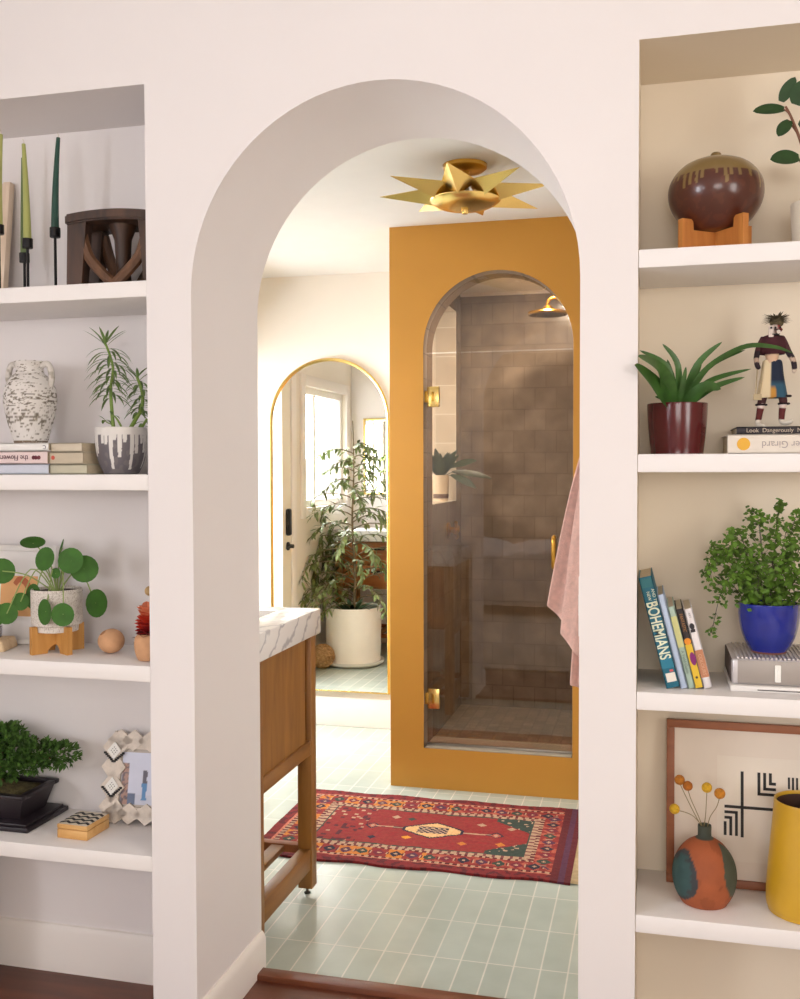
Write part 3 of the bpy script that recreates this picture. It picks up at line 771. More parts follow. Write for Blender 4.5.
# ------------------------------------------------------------------ books
def book(label,thk,h,d,cover,loc,rot,group=None,pages=CREAMPAPER,deco=None,soft=False):
    """upright: thickness x, spine at y=0 facing -y, height z"""
    t=thing('book',label,'book',loc,rot,group)
    c=.0022; cm=mat('book_cover_%d_%d_%d'%cover,cover,.55,var=.05,scale=30)
    b=B(); box(b,0,c,0,d,0,h,bev=.0004); box(b,thk-c,thk,0,d,0,h,bev=.0004); box(b,0,thk,0,c*1.2,0,h,bev=.0006); obj('cover',b,cm,t)
    b=B(); e=.003 if not soft else .0005; box(b,c,thk-c,c*1.2,d-e,e,h-e); obj('pages',b,pages,t)
    if deco: deco(t,thk,h)
    return t
def spine(s,size,col,x,z,sx=1.0,name='spine_lettering',bold=0):
    def f(t,thk,h): text(s,size,mat('ink_%d_%d_%d'%col,col,.6,var=.01),t,(x,-.0006,z),(R(90),R(90),0),name,sx=sx,bold=bold)
    return f
def patch(t,x0,x1,z0,z1,col,name='spine_patch',y=-.0006):
    b=B(); box(b,x0,x1,y,.0,z0,z1); obj(name,b,mat('patch_%d_%d_%d'%col,col,.6,var=.02),t)
def blob(t,x,z,r,col,name='spine_mark',sz=1.0,y=-.0008):
    b=B(); prism(b,[(x+r*math.cos(2*PI*k/28),z+r*sz*math.sin(2*PI*k/28)) for k in range(28)],y,0.0); obj(name,b,mat('patch_%d_%d_%d'%col,col,.6,var=.02),t)
def lay(label,xr,y,z,thk,h,d,cover,deco=None,group=None,pages=CREAMPAPER):
    """lying flat, spine to the front, right-hand end at xr"""
    return book(label,thk,h,d,cover,(xr-h,y,z+thk+.0004),(0,R(90),0),group,pages,deco)
# local z -> +x , local x -> -z : text runs upside down as in the photo
lay('pale blue book at the bottom of the front stack under the amphora',-1.372,2.062,1.2895,.0235,.26,.175,(206,210,222))
def d_pink(t,thk,h):
    for q in ((h-.022,),(h-.030,),(h-.036,)): blob(t,thk*.5,q[0],.0048,(110,40,52),'flower_emblem')
    text("the Flowers The",.0175,mat('ink_96_60_70',(96,60,70),.6),t,(thk*.5,-.0006,h-.050),(R(90),R(90),0),'spine_lettering',sx=.95)
lay('pale pink book with upside down title, middle of the stack under the amphora',-1.372,2.058,1.3138,.029,.255,.175,(232,210,208),d_pink)
lay('white book on top of the stack, right under the amphora',-1.371,2.061,1.3436,.0195,.25,.17,(238,236,232),spine('C',.013,(110,110,120),.010,.245))
lay('beige-green book at the bottom of the stack beside the drip-glazed pot',-1.275,2.068,1.2895,.0225,.0960,.15,(196,190,166))
def d_red(t,thk,h): blob(t,thk*.45,.010,.005,(196,84,66),'red_emblem',.9)
lay('tan book with a small red mark beside the amphora stack',-1.283,2.065,1.3124,.028,.0880,.155,(198,184,160),d_red)
lay('topmost thin beige book beside the drip-glazed pot',-1.289,2.070,1.3408,.0215,.0810,.145,(206,194,172))

# ------------------------------------------------------------------ LEFT 2: amphora + drip pot succulent
def amph_paint(c):
    n=.8*noise.noise(Vector((c.x*70,c.y*70,c.z*260)))+.6*noise.noise(Vector((c.x*190,c.y*190,c.z*520)))
    band=.42*math.exp(-((c.z-.055)/.022)**2)+.24*math.exp(-((c.z-.112)/.014)**2)-.30
    n2=noise.noise(c*14)
    if n+band+n2*.35>.16: return (124,116,104)
    if n+band+n2*.35>.02: return (176,168,156)
    if c.z<.006: return (130,110,90)
    return (230,225,220)
t=thing('amphora_vase','weathered white two-handled amphora vase standing on stacked books','vase',(-1.478,2.15,1.3636))
b=B(); lathe(b,smoothprof([(0,0),(.036,0),(.039,.004),(.050,.04),(.0605,.085),(.0625,.110),(.058,.140),(.044,.162),(.034,.172),(.032,.185),(.038,.198),(.035,.200),(.028,.186),(.026,.17),(0,.165)],12),220,wob=lambda a,z:1+.006*noise.noise(Vector((math.cos(a)*3,math.sin(a)*3,z*60))))
WEA=paintmat('weathered_white_glaze',.85,bump=.5,bscale=120)
obj('body',b,WEA,t,paint=amph_paint)
for s in (-1,1):
    b=B(); q=spline([(s*.033,0,.190),(s*.048,0,.194),(s*.057,0,.182),(s*.060,0,.160),(s*.056,0,.138)],6); 
    tube(b,q,[.0075]*len(q),12); obj('handle',b,WEA,t,paint=lambda c:(216,210,202) if noise.noise(c*90)<.2 else (180,172,160))
def drips(cols, z0, z1, top, low, n=17, seed=4, w=.09):
    r=random.Random(seed); D=[(2*PI*k/n+r.uniform(-.08,.08), z0-(z0-z1)*r.uniform(.15,1)) for k in range(n)]
    def f(c):
        a=math.atan2(c.y,c.x)
        if c.z>z0: return top
        for (da,zz) in D:
            dd=abs((a-da+PI)%(2*PI)-PI)+.018*noise.noise(c*120)
            if dd<w*(1-.25*(z0-c.z)/(z0-zz+1e-6)) and c.z>zz: return top
        return low if noise.noise(c*70)<.15 else cols
    return f
t=thing('drip_glazed_pot','grey pot with white drip glaze holding a spiky stemmed succulent','potted plant',(-1.218,2.125,1.2895))
b=B(); lathe(b,smoothprof([(0,0),(.034,0),(.042,.006),(.054,.034),(.0595,.07),(.0600,.106),(.057,.106),(.055,.09),(0,.088)],16),260); obj('pot',b,paintmat('drip_glaze',.5,bump=.25,bscale=90),t,paint=drips((116,110,110),.092,.004,(222,218,212),(104,98,102),30,9,.088))
b=B(); lathe(b,[(0,.094),(.0555,.094)],30,cap=False); obj('soil',b,SOIL,t)
STEM=mat('succulent_stem',(132,160,72),.5,var=.1); SL=mat('succulent_leaf',(110,138,72),.5,var=.2,scale=60)
b=B(); bl=B(); r6=random.Random(2)
def succ(pts,r0,z_from,nl,Ls,seed=0):
    q=spline(pts,8); tube(b,q,[r0*(1-.45*i/(len(q)-1)) for i in range(len(q))],8)
    m=len(q)
    for k in range(nl):
        f=z_from+(1-z_from)*k/(nl-1); i=min(m-2,int(f*(m-1))); p=q[i]; a=k*2.4
        top=f>.93
        d=Vector((math.cos(a),math.sin(a)*.8,(.9 if top else .35)))
        leaf(bl,p,d,(0,0,1),Ls*(.6+.5*(1-abs(f-.75)))*(.8+.3*r6.random()),.0072,(.3 if top else 1.5),6,fold=.3)
succ([(-.015,-.005,.09),(-.020,-.005,.14),(-.023,-.005,.20),(-.020,0,.255),(-.040,0,.312)],.0048,.42,64,.066)
q=spline([(.012,0,.09),(.028,0,.115),(.052,-.01,.150),(.056,-.012,.175),(.046,-.01,.198)],8)
succ([(.012,0,.09),(.034,0,.122),(.060,-.01,.155),(.062,-.012,.19),(.048,-.01,.228)],.0056,.40,48,.048)
succ([(.03,.01,.09),(.05,.01,.112),(.062,.01,.13)],.0045,.5,8,.035)
succ([(.010,0,.09),(.004,-.01,.115),(-.006,-.012,.132),(-.016,-.012,.138)],.003,.9,3,.02)
succ([(-.018,0,.115),(-.034,-.005,.122),(-.040,-.005,.128)],.0015,.7,5,.02)
obj('stem',b,STEM,t); obj('leaves',bl,SL,t)

# ------------------------------------------------------------------ LEFT 3: pilea, framed art, balls, tray
BAM=wood('bamboo_stand',(190,132,62),(214,160,88),.5,'z',14)
def stand(t,w,h,inner,notch,cut,m):
    """two crossed boards with raised ends and arched feet"""
    for a in (45,135):
        b=B()
        # half profile
        P=[(-w,0),(-w+.022,0)]
        for k in range(9):
            th=PI*k/8; P.append((-cut*math.cos(th), cut*.75*math.sin(th)))
        P+=[(w-.022,0),(w,0),(w,h),(inner,h),(inner*.97,notch),(-inner*.97,notch),(-inner,h),(-w,h)]
        prism(b,P,-.007,.007); b.transform(Matrix.Rotation(R(a),4,'Z')); obj('stand_board',b,m,t)
def onto(x,y,z,label,w,h,inner,notch,cut,rotz=0,m=BAM):
    t=thing('plant_stand',label,'plant stand',(x,y,z+.0004),(0,0,rotz)); stand(t,w,h,inner,notch,cut,m); return t
onto(-1.402,2.135,.858,'low bamboo cross stand under the speckled white pilea pot',.066,.066,.0525,.0508,.028,R(13))
t=thing('pilea_plant','round-leaved pilea plant in a speckled white cylinder pot','potted plant',(-1.402,2.135,.9096))
b=B(); lathe(b,smoothprof([(0,0),(.045,0),(.0495,.004),(.0505,.014)],3)+[(.0585,.0175)]+[(.0600,.022+.078*k/40) for k in range(41)]+[(.0585,.103),(.056,.100),(.055,.092),(0,.092)],240)
def speck(c):
    n=noise.noise(Vector((c.x*330,c.y*330,c.z*330)))
    return (186,172,160) if abs(n)<.07 else (228,220,211)
obj('pot',b,paintmat('speckled_pot',.6,bump=.5,bscale=200),t,paint=speck)
b=B(); lathe(b,[(0,.096),(.061,.096)],30,cap=False); obj('soil',b,SOIL,t)
PST=mat('pilea_stem',(150,170,96),.5,var=.1); PL=mat('pilea_leaf',(58,108,28),.68,var=.15,scale=40)
# leaf: centre(x,z rel), depth y, radius, normal, ellipse
leaves=[(-.065,.213,.01,.030,(.25,-.40,1),1.0,0),(-.030,.177,-.03,.029,(-.15,-1,.25),1.0,0),(.014,.203,-.01,.022,(-.95,-.75,.35),1.0,0),(.040,.175,-.04,.031,(.1,-1,.15),1.05,0),(.076,.154,-.02,.033,(.5,-.9,-.05),1.0,0),
 (-.001,.143,-.03,.013,(0,-1,.1),1.0,0),(-.064,.084,-.02,.031,(-.35,-.9,.1),1.0,0),(-.098,.072,-.03,.022,(.6,-.9,.1),.9,0),(-.030,.056,-.075,.031,(-.45,-.95,.05),.95,0),(.018,.053,-.085,.0275,(.1,-1,.05),1.05,0),
 (.108,.072,-.015,.034,(1,-.28,.1),1.0,0),(-.148,.145,-.03,.031,(.4,-.9,.1),1.0,0),(-.135,.045,-.05,.026,(.5,-.9,.15),1.0,0)]
bs=B(); bl=B()
for (x,z,y,r,n,e,_r) in leaves:
    if r<=0: continue
    x-=y*.62
    disc_leaf(bl,(x,y,z),n,r,e,.10)
    top=Vector((x,y,z))-Vector(n).normalized()*r*.12
    mid=Vector((x*.55,y*.4,.10+max(.02,(z-.10)*.75)+.03*(1 if z<.12 else 0)))
    q=spline([(x*.06,0,.094),mid,top],6); tube(bs,q,.0015,6)
obj('stems',bs,PST,t); obj('leaves',bl,PL,t)
t=thing('orange_art_frame','white framed small orange artwork leaning behind the pilea','picture',(-1.665,2.205,.8585),(R(-7),0,0))
b=B(); box(b,-.20,.20,0,.012,0,.245,bev=.001); obj('mat_board',b,mat('white_mat',(236,232,230),.7,var=.01),t)
b=B(); box(b,.19,.205,-.010,.016,0,.250,bev=.001); box(b,-.205,-.19,-.010,.016,0,.250,bev=.001); box(b,-.19,.19,-.010,.016,.235,.250,bev=.001); box(b,-.19,.19,-.01,.016,0,.012,bev=.001); obj('frame_border',b,mat('whitewashed_frame',(230,226,222),.5,var=.03),t)
b=B(); box(b,.045,.150,-.0012,0,.070,.172); o=obj('orange_print',b,mat('peach_print',(236,180,122),.7,var=.05),t)
b=B(); q=spline([(.085,-.002,.150),(.098,-.002,.163),(.118,-.002,.155),(.127,-.002,.135),(.123,-.002,.117)],6); tube(b,q,[.007+.003*math.sin(i/len(q)*3) for i in range(len(q))],6); 
for v in b.verts: v.co.y=-.0012-abs(v.co.y+.0012)*.05
obj('printed_shape',b,mat('rust_print',(196,110,70),.7),o)
TERRA=mat('tan_terracotta',(214,164,122),.8,var=.08,scale=40,bump=.2)
t=thing('round_clay_vase','small round tan clay bud vase beside the pilea','vase',(-1.262,2.145,.8583))
b=B(); 
ball(b,(0,0,.030),.0315,4,sz=.93)
b=boolean(b,[ (lambda c:(lathe(c,[(0,-.02),(.0085,-.02),(.0085,.03),(0,.03)],20,cap=False),c.transform(Matrix.Translation((-.012,-.012,.048))@Matrix.Rotation(R(-30),4,'Y')@Matrix.Rotation(R(38),4,'X')),c)[2])(B())])
for v in b.verts: v.co.z=max(v.co.z,.0015)
obj('body',b,TERRA,t)
t=thing('red_flower_pot','small clay pot of red dried flowers at the edge of the alcove','potted flower',(-1.134,2.092,.8583))
b=B(); lathe(b,smoothprof([(0,0),(.020,0),(.027,.006),(.033,.030),(.031,.052),(.024,.060),(.019,.060),(.02,.05),(0,.048)],5),40); obj('pot',b,TERRA,t)
b=B(); r7=random.Random(8)
def petalcol(c):
    n=noise.noise(c*60)
    if c.z<.068+n*.01: return (96,18,24)
    if c.z<.085+n*.02: return (170,26,30)
    if c.z<.108+n*.02: return (216,62,36)
    return (238,140,100)
for k in range(70):
    z=.050+.062*k/70; a=k*2.4; rr_=.030*(1-.6*k/70); d=Vector((math.cos(a),math.sin(a),.4+.9*k/70))
    leaf(b,(math.cos(a)*rr_*.4,math.sin(a)*rr_*.4,z),d,(0,0,1),.020+.012*r7.random(),.026,.2,4,fold=.5)
obj('red_petals',b,paintmat('petal',.6),t,paint=petalcol,smooth=True)
b=B(); q=spline([(0,0,.05),(-.004,.012,.10),(-.006,.018,.150)],5); tube(b,q,.0009,5); obj('stem',b,mat('dry_stem',(150,120,80),.8),t)
b=B(); ball(b,(-.006,.018,.158),.0115,3); obj('seed_ball',b,mat('tan_seed',(206,172,120),.8,var=.2,scale=90,bump=.5,bscale=300),t)
b=B(); 
for s in (0,1): leaf(b,(-.024,-.008,.05),(-.7,-.2,-.5+s*.9),(0,0,1),.016,.010,.8,4)
obj('dry_leaf',b,mat('dark_dry_leaf',(110,60,44),.7),t)
t=thing('wooden_tray','pale wooden wedge tray at the left end of the third shelf','tray',(-1.622,2.115,.8584),(0,0,R(14)))
b=B(); prism(b,[(-.12,.0),(.092,0),(.085,.026),(-.12,.026)],-.04,.045); bmesh.ops.bevel(b,geom=list(b.edges),offset=.002,segments=2,affect='EDGES')
b2=B(); obj('tray_body',b,wood('pale_tray_wood',(214,184,142),(230,204,166),.6,'x'),t); b2.free()
b=B(); prism(b,[(.045+.005*math.cos(k*PI/8),.012+.005*math.sin(k*PI/8)) for k in range(16)],-.0412,-.038); obj('tray_hole',b,BLACKM,t)
t=thing('glass_pot_plant','small glass pot with a green leaf standing on the wooden tray','potted plant',(-1.590,2.13,.8848))
b=B(); lathe(b,[(.028,0),(.031,.002),(.032,.03),(.0300,.03),(.029,.003),(0,.003)],32); obj('glass_pot',b,glass('pot_glass',(225,225,228),.1),t)
b=B(); lathe(b,[(0,.004),(.027,.004),(.0275,.018),(0,.018)],24); obj('gravel',b,mat('pale_gravel',(190,186,180),.8,var=.3,scale=150),t)
b=B(); disc_leaf(b,(.035,-.02,.062),(.8,-.6,.1),.028,.9); disc_leaf(b,(-.02,-.01,.075),(-.5,-.8,.3),.026,1); tube(b,[(0,0,.018),(.02,-.01,.05)],.0015,5); tube(b,[(0,0,.018),(-.015,-.005,.05)],.0015,5); obj('leaves',b,PL,t)

# ------------------------------------------------------------------ LEFT 4: bonsai, box, mosaic frame
BPOT=mat('dark_bonsai_glaze',(34,26,32),.4,var=.05)
t=thing('bonsai_tree','green juniper bonsai in a dark rectangular pot with tray','bonsai',(-1.617,2.165,.4263))
b=B(); box(b,-.17,.165,-.088,.088,0,.012,bev=.003); box(b,-.16,.155,-.08,.08,.010,.018,bev=.002); obj('drip_tray',b,BPOT,t)
b=B(); 
def frus(b,x0,x1,y0,y1,z0,z1,gr): 
    vs=[b.verts.new(p) for p in ((x0,y0,z0),(x1,y0,z0),(x1,y1,z0),(x0,y1,z0),(x0-gr,y0-gr,z1),(x1+gr,y0-gr,z1),(x1+gr,y1+gr,z1),(x0-gr,y1+gr,z1))]
    for f in ((0,3,2,1),(4,5,6,7),(0,1,5,4),(1,2,6,5),(2,3,7,6),(3,0,4,7)): b.faces.new([vs[i] for i in f])
frus(b,-.125,.120,-.052,.052,.018,.0735,.017)
for a_ in ((-.150,.145,-.078,-.060),(-.150,.145,.060,.078),(-.150,-.132,-.060,.060),(.127,.145,-.060,.060)): box(b,a_[0],a_[1],a_[2],a_[3],.0735,.084,bev=.002)
obj('pot',b,BPOT,t,angle=30)
b=B(); n=18; g=[[b.verts.new((-.131+.257*i/n,-.059+.118*j/n,.0736+.020*math.sin(PI*i/n)*math.sin(PI*j/n)+.004*noise.noise(Vector((i*.7,j*.7,0))))) for j in range(n+1)] for i in range(n+1)]
for i in range(n):
    for j in range(n): b.faces.new((g[i][j],g[i+1][j],g[i+1][j+1],g[i][j+1]))
obj('mossy_soil',b,mat('mossy_soil',(104,94,56),.95,var=.4,scale=80,bump=.8,bscale=160),t)
b=B(); q=spline([(.01,0,.07),(.02,0,.10),(.0,.0,.125),(.03,0,.155),(.01,0,.19)],6); tube(b,q,[.019-.012*i/(len(q)-1) for i in range(len(q))],12)
for e in ((.18,-.01,.165),(.12,.03,.2),(-.10,.0,.19),(.06,-.04,.14),(-.05,-.04,.16)): 
    q=spline([(.01,0,.12),(e[0]*.5,e[1]*.5,.135),e],5); tube(b,q,[.007-.005*i/(len(q)-1) for i in range(len(q))],6)
for v in b.verts: v.co*=1+.02*noise.noise(v.co*80)
obj('trunk',b,mat('bonsai_bark',(130,104,80),.9,var=.3,scale=60,bump=.8),t)
b=B(); r8=random.Random(12)
clumps=[(.0,0,.205,.075,.06,.045),(.07,-.01,.195,.07,.055,.04),(.14,.0,.190,.065,.05,.032),(.20,0,.190,.045,.045,.030),(-.09,0,.20,.08,.06,.045),(.05,-.03,.160,.07,.045,.035),(.12,-.02,.165,.05,.045,.022),(-.03,-.04,.150,.07,.04,.035),(-.14,0,.17,.07,.05,.04),(.035,.01,.225,.05,.05,.03),(.02,-.03,.130,.045,.03,.022)]
for (cx_,cy_,cz,rx,ry,rz) in clumps:
    for k in range(int(rx*ry*60000)):
        th=r8.uniform(0,2*PI); ph=math.acos(r8.uniform(-1,1)); rr_=r8.uniform(.6,1.0)
        n_=Vector((math.sin(ph)*math.cos(th),math.sin(ph)*math.sin(th),math.cos(ph)))
        p=Vector((cx_+rx*n_.x*rr_,cy_+ry*n_.y*rr_,cz-.020+rz*n_.z*rr_))
        d=(n_+Vector((0,0,.5))+Vector([r8.uniform(-.5,.5) for _ in range(3)])).normalized()
        for j in range(3):
            dd=(d+Vector([r8.uniform(-.7,.7) for _ in range(3)])).normalized()
            leaf(b,p,dd,(.3,.1,1),r8.uniform(.011,.018),.0085,0,2,fold=.4)
for v in b.verts: v.co.y=min(v.co.y,.066)
obj('foliage',b,mat('juniper_green',(86,128,50),.7,var=.45,scale=60),t)
t=thing('zigzag_box','small light wooden box with black and white zigzag inlaid lid','box',(-1.326,2.118,.4263),(0,0,R(-2)))
LW=wood('light_box_wood',(206,152,84),(226,180,116),.5,'x',10)
b=B(); box(b,-.041,.041,-.047,.047,0,.022,bev=.002); obj('base',b,LW,t)
b=B(); box(b,-.041,.041,-.047,.047,.023,.034,bev=.002); ld=obj('lid',b,LW,t)
b=B(); box(b,-.0385,.0385,-.0445,.0445,.0335,.0348); obj('inlay_ground',b,mat('bone_inlay',(226,216,196),.5,var=.06,scale=80),ld)
b=B()
for r_ in range(4):
    y0=-.040+.020*r_; pts=[]
    for k in range(7): pts.append((-.0385+.01283*k, y0+(.009 if k%2 else 0)))
    for p,q in zip(pts,pts[1:]):
        prism(b,[p,q,(q[0],q[1]+.0085),(p[0],p[1]+.0085)],.0345,.0354,'xy')
obj('zigzag_inlay',b,INK,ld)
# mosaic frame
t=thing('mosaic_photo_frame','bone mosaic picture frame with jagged diamond edge and photo','photo frame',(-1.226,2.195,.4263),(R(-11),0,R(4)))
BONE=mat('bone_tile',(228,216,202),.5,var=.10,scale=70)
b=B(); W2,H2=.095,.225
box(b,-W2+.018,W2-.018,.002,.012,.012,H2-.012,bev=.001); obj('backing',b,mat('grey_backing',(196,186,176),.6),t)
def diamond(b,x,z,rx,rz,y0=-.006,y1=.004): prism(b,[(x+rx,z),(x,z+rz),(x-rx,z),(x,z-rz)],y0,y1)
b=B()
for k,z in enumerate((.040,.088,.136,.184)):
    for s in (-1,1): diamond(b,s*(W2-.024),z,.032,.040)
for x in (-.058,-.022,.022,.058):
    for z in (.026,.202): diamond(b,x,z,.034,.026)
for a_ in ((-W2+.012,-W2+.042,.016,H2-.016),(W2-.042,W2-.012,.016,H2-.016),(-W2+.03,W2-.03,.014,.042),(-W2+.03,W2-.03,H2-.044,H2-.016)): box(b,a_[0],a_[1],-.0045,.003,a_[2],a_[3],bev=.001)
obj('diamond_tiles',b,BONE,t)
b=B()
for z in (.0885,.172):
    for s in (-1,1):
        x0=s*(W2-.024)
        for k in range(6):
            f=(k+.5)/6
            for sg in (-1,1): box(b,x0+sg*.026*(1-f)-.003,x0+sg*.026*(1-f)+.003,-.0095,-.005,z-.024*f-.0025,z-.024*f+.0025,bev=.0005)
obj('black_beading',b,INK,t)
b=B()
for z in (.090,.176):
    for s in (-1,1): diamond(b,s*(W2-.024),z,.018,.022,-.0085,-.005)
obj('white_inset',b,mat('white_shell',(240,238,232),.4,var=.03),t)
b=B()
for z in (.090,.176):
    for s in (-1,1):
        for i in range(-3,4):
            for j in range(-3,4):
                if abs(i)+abs(j)<4 and (i+j)%2==0: ball(b,(s*(W2-.024)+i*.0038,-.0088,z+j*.0042),.0012,1)
obj('black_dots',b,INK,t)
def photo(c):
    x,z=c.x,c.z
    if abs(x+.040)<.010 and z<.148: return (176,140,126) if noise.noise(c*120)>-.1 else (110,96,100)
    if abs(x-.012)<.006+.004*noise.noise(c*50) and .06<z<.13: return (96,92,104) if z>.10 else (88,140,190)
    if z<.075 and x<-.01: return (104,118,146)
    if z<.07: return (206,210,226)
    return (214,218,236)
b=B(); n=40; g=[[b.verts.new((-.050+.1*i/n,-.0002,.048+.125*j/n)) for j in range(n+1)] for i in range(n+1)]
for i in range(n):
    for j in range(n): b.faces.new((g[i][j],g[i+1][j],g[i+1][j+1],g[i][j+1]))
obj('photograph',b,paintmat('photo_print',.3),t,paint=photo,smooth=False)

# ------------------------------------------------------------------ RIGHT 1: drip vase, stand, leafy plant
ACA=wood('honey_wood',(176,104,44),(202,134,64),.5,'z',14)
onto(.120,2.150,1.728,'honey wood cross stand cradling the round brown vase',.088,.072,.062,.0505,.030,R(-8),m=ACA)
t=thing('round_drip_vase','squat brown ceramic vase with olive drip glaze on a wooden stand','vase',(.120,2.150,1.7795))
b=B(); lathe(b,smoothprof([(0,0),(.040,.001),(.060,.014),(.085,.046),(.094,.078),(.088,.108),(.066,.134),(.035,.148),(.014,.152),(.010,.160),(.006,.163),(0,.163)],14),260)
obj('body',b,paintmat('brown_glaze',.28,coat=.3,bump=.15,bscale=30),t,paint=drips((88,42,27),.108,.074,(128,104,60),(78,36,24),34,21,.040))
t=thing('rubber_plant','broad-leaved green plant in a white pot at the right edge','potted plant',(.315,2.145,1.7283))
b=B(); lathe(b,smoothprof([(0,0),(.044,0),(.047,.004),(.052,.09),(.050,.093),(.046,.088),(0,.085)],3),48); obj('pot',b,mat('warm_white_pot',(236,226,206),.5),t)
b=B(); q=spline([(0,0,.085),(-.018,-.01,.15),(-.035,-.02,.21),(-.055,-.025,.262),(-.066,-.025,.285)],5); tube(b,q,[.004-.002*i/len(q) for i in range(len(q))],8)
for s_,e in (((-.055,-.025,.262),(-.070,-.025,.280)),((-.045,-.02,.235),(-.060,-.025,.257)),((-.022,-.012,.16),(-.042,-.025,.183)),((-.03,-.015,.19),(-.015,-.03,.23))): tube(b,spline([s_,(s_[0]*.5+e[0]*.5,s_[1],s_[2]+.012),e],4),.0016,6)
obj('stem',b,mat('red_brown_stem',(128,84,62),.6),t)
RL=mat('rubber_leaf',(40,72,32),.62,var=.18,scale=30)
b=B()
ovp=lambda u:math.sin(PI*min(1,.08+u*.92))**.6
for base,d,L_,W_ in (((-.068,-.025,.280),(-1,-.2,.06),.062,.028),((-.074,-.025,.295),(.5,-.2,1),.050,.026),((-.048,-.03,.285),(.35,-.5,.9),.050,.040),((-.058,-.025,.257),(-.62,-.4,-.8),.044,.026),((-.040,-.025,.183),(-1,-.35,.02),.060,.038),((-.04,-.03,.24),(.8,-.4,.5),.06,.04),((0,0,.15),(.9,-.2,.6),.07,.04),((-.018,-.012,.13),(-.5,-.6,-.4),.03,.02),((-.01,.0,.3),(.5,.3,.7),.06,.04)):
    leaf(b,base,d,(0,-.9,.45),L_,W_,.2,10,ovp,.12)
obj('leaves',b,RL,t)

# ------------------------------------------------------------------ RIGHT 2: red pot, books, figurine
t=thing('red_glazed_pot','glossy dark red pot with arching strap-leaved plant','potted plant',(.047,2.145,1.3283))
b=B(); lathe(b,smoothprof([(0,0),(.050,0),(.0525,.004),(.0585,.06),(.0605,.100),(.0595,.104),(.056,.100),(.055,.09),(0,.088)],4),64); obj('pot',b,mat('dark_red_glaze',(84,12,18),.22,var=.06,coat=.25),t)
b=B(); lathe(b,[(0,.094),(.056,.094)],30,cap=False); obj('soil',b,SOIL,t)
b=B()
def ribbon(bm,pts,w,nrm=(0,-.9,.45),fold=.25,n=6):
    P=spline(pts,n); m=len(P); rows=[]; N_=Vector(nrm)
    for i,p in enumerate(P):
        f=i/(m-1); d=(P[min(i+1,m-1)]-P[max(i-1,0)]).normalized(); s=d.cross(N_).normalized(); u_=s.cross(d).normalized()
        ww=w/2*(min(1,.45+f*1.8))*max(0,1-f**3.2)**.8
        rows.append([bm.verts.new(p)] if i==m-1 else [bm.verts.new(p-s*ww+u_*ww*fold),bm.verts.new(p),bm.verts.new(p+s*ww+u_*ww*fold)])
    for a,c_ in zip(rows,rows[1:]):
        if len(c_)==1: bm.faces.new((a[0],a[1],c_[0])); bm.faces.new((a[1],a[2],c_[0]))
        else: bm.faces.new((a[0],a[1],c_[1],c_[0])); bm.faces.new((a[1],a[2],c_[2],c_[1]))
for tip,mid,w_,nr in (((-.076,-.045,.212),(-.020,-.02,.175),.018,(.3,-.9,.4)),((-.031,-.03,.226),(.000,-.02,.180),.015,(.4,-.9,.1)),((.086,-.03,.226),(.038,-.02,.180),.016,(-.4,-.9,.1)),((.128,-.06,.205),(.058,-.04,.172),.015,(-.2,-.8,.6)),
    ((.205,-.075,.188),(.120,-.06,.208),.0,(0,-.7,.7)),((.142,-.03,.170),(.060,-.02,.146),.015,(-.1,-.85,.5)),((.128,-.05,.152),(.068,-.03,.133),.016,(-.1,-.85,.5)),((-.078,-.140,.190),(-.035,-.07,.165),.040,(.1,-.85,.5)),((-.084,-.152,.172),(-.050,-.09,.140),.048,(0,-.85,.5)),
    ((.082,-.06,.128),(.050,-.04,.132),.030,(0,-.9,.4)),((.016,-.03,.178),(.010,-.02,.14),.012,(0,-1,.1)),((-.020,.03,.20),(-.01,.02,.15),.016,(0,-1,.1)),((.05,.04,.20),(.03,.02,.15),.016,(0,-1,.1)),((-.045,-.03,.118),(-.025,-.02,.112),.012,(0,-.9,.4))):
    if w_: ribbon(b,[(tip[0]*.06,tip[1]*.1,.090),mid,tip],w_,nr)
ribbon(b,[(.008,-.005,.090),(.050,-.03,.165),(.120,-.06,.208),(.175,-.07,.208),(.214,-.075,.194)],.016,(0,-.75,.65))
obj('leaves',b,mat('strap_leaf',(66,108,44),.4,var=.3,scale=30),t)
def d_gir(t,thk,h):
    blob(t,thk*.5,.030,.0125,(232,176,58),'yellow_dot')
    text('Alexander Girard',.0195,mat('ink_170_160_160',(176,164,160),.6),t,(thk*.52,-.0006,.196),(R(90),R(90),0),'spine_lettering',sx=.95)
book('thick white book with yellow dot lying under the figurine',.0385,.30,.20,(232,222,208),(.1425,2.085,1.3668),(0,R(90),0),deco=d_gir)
t=thing('book','slim black book with white title lying on the thick white book','book',(.160,2.095,1.3672))
b=B(); box(b,0,.27,0,.17,0,.002,bev=.0005); box(b,0,.27,0,.17,.0128,.0148,bev=.0005); box(b,0,.27,0,.003,0,.0148,bev=.0005); obj('cover',b,mat('book_black',(28,18,26),.5),t)
b=B(); box(b,.003,.267,.003,.168,.002,.0128); obj('pages',b,CREAMPAPER,t)
text('Look  Dangerously  Noti',.0115,mat('ink_cream',(196,180,160),.6),t,(.018,-.0006,.0072),(R(90),0,0),'spine_lettering',sx=1.0)
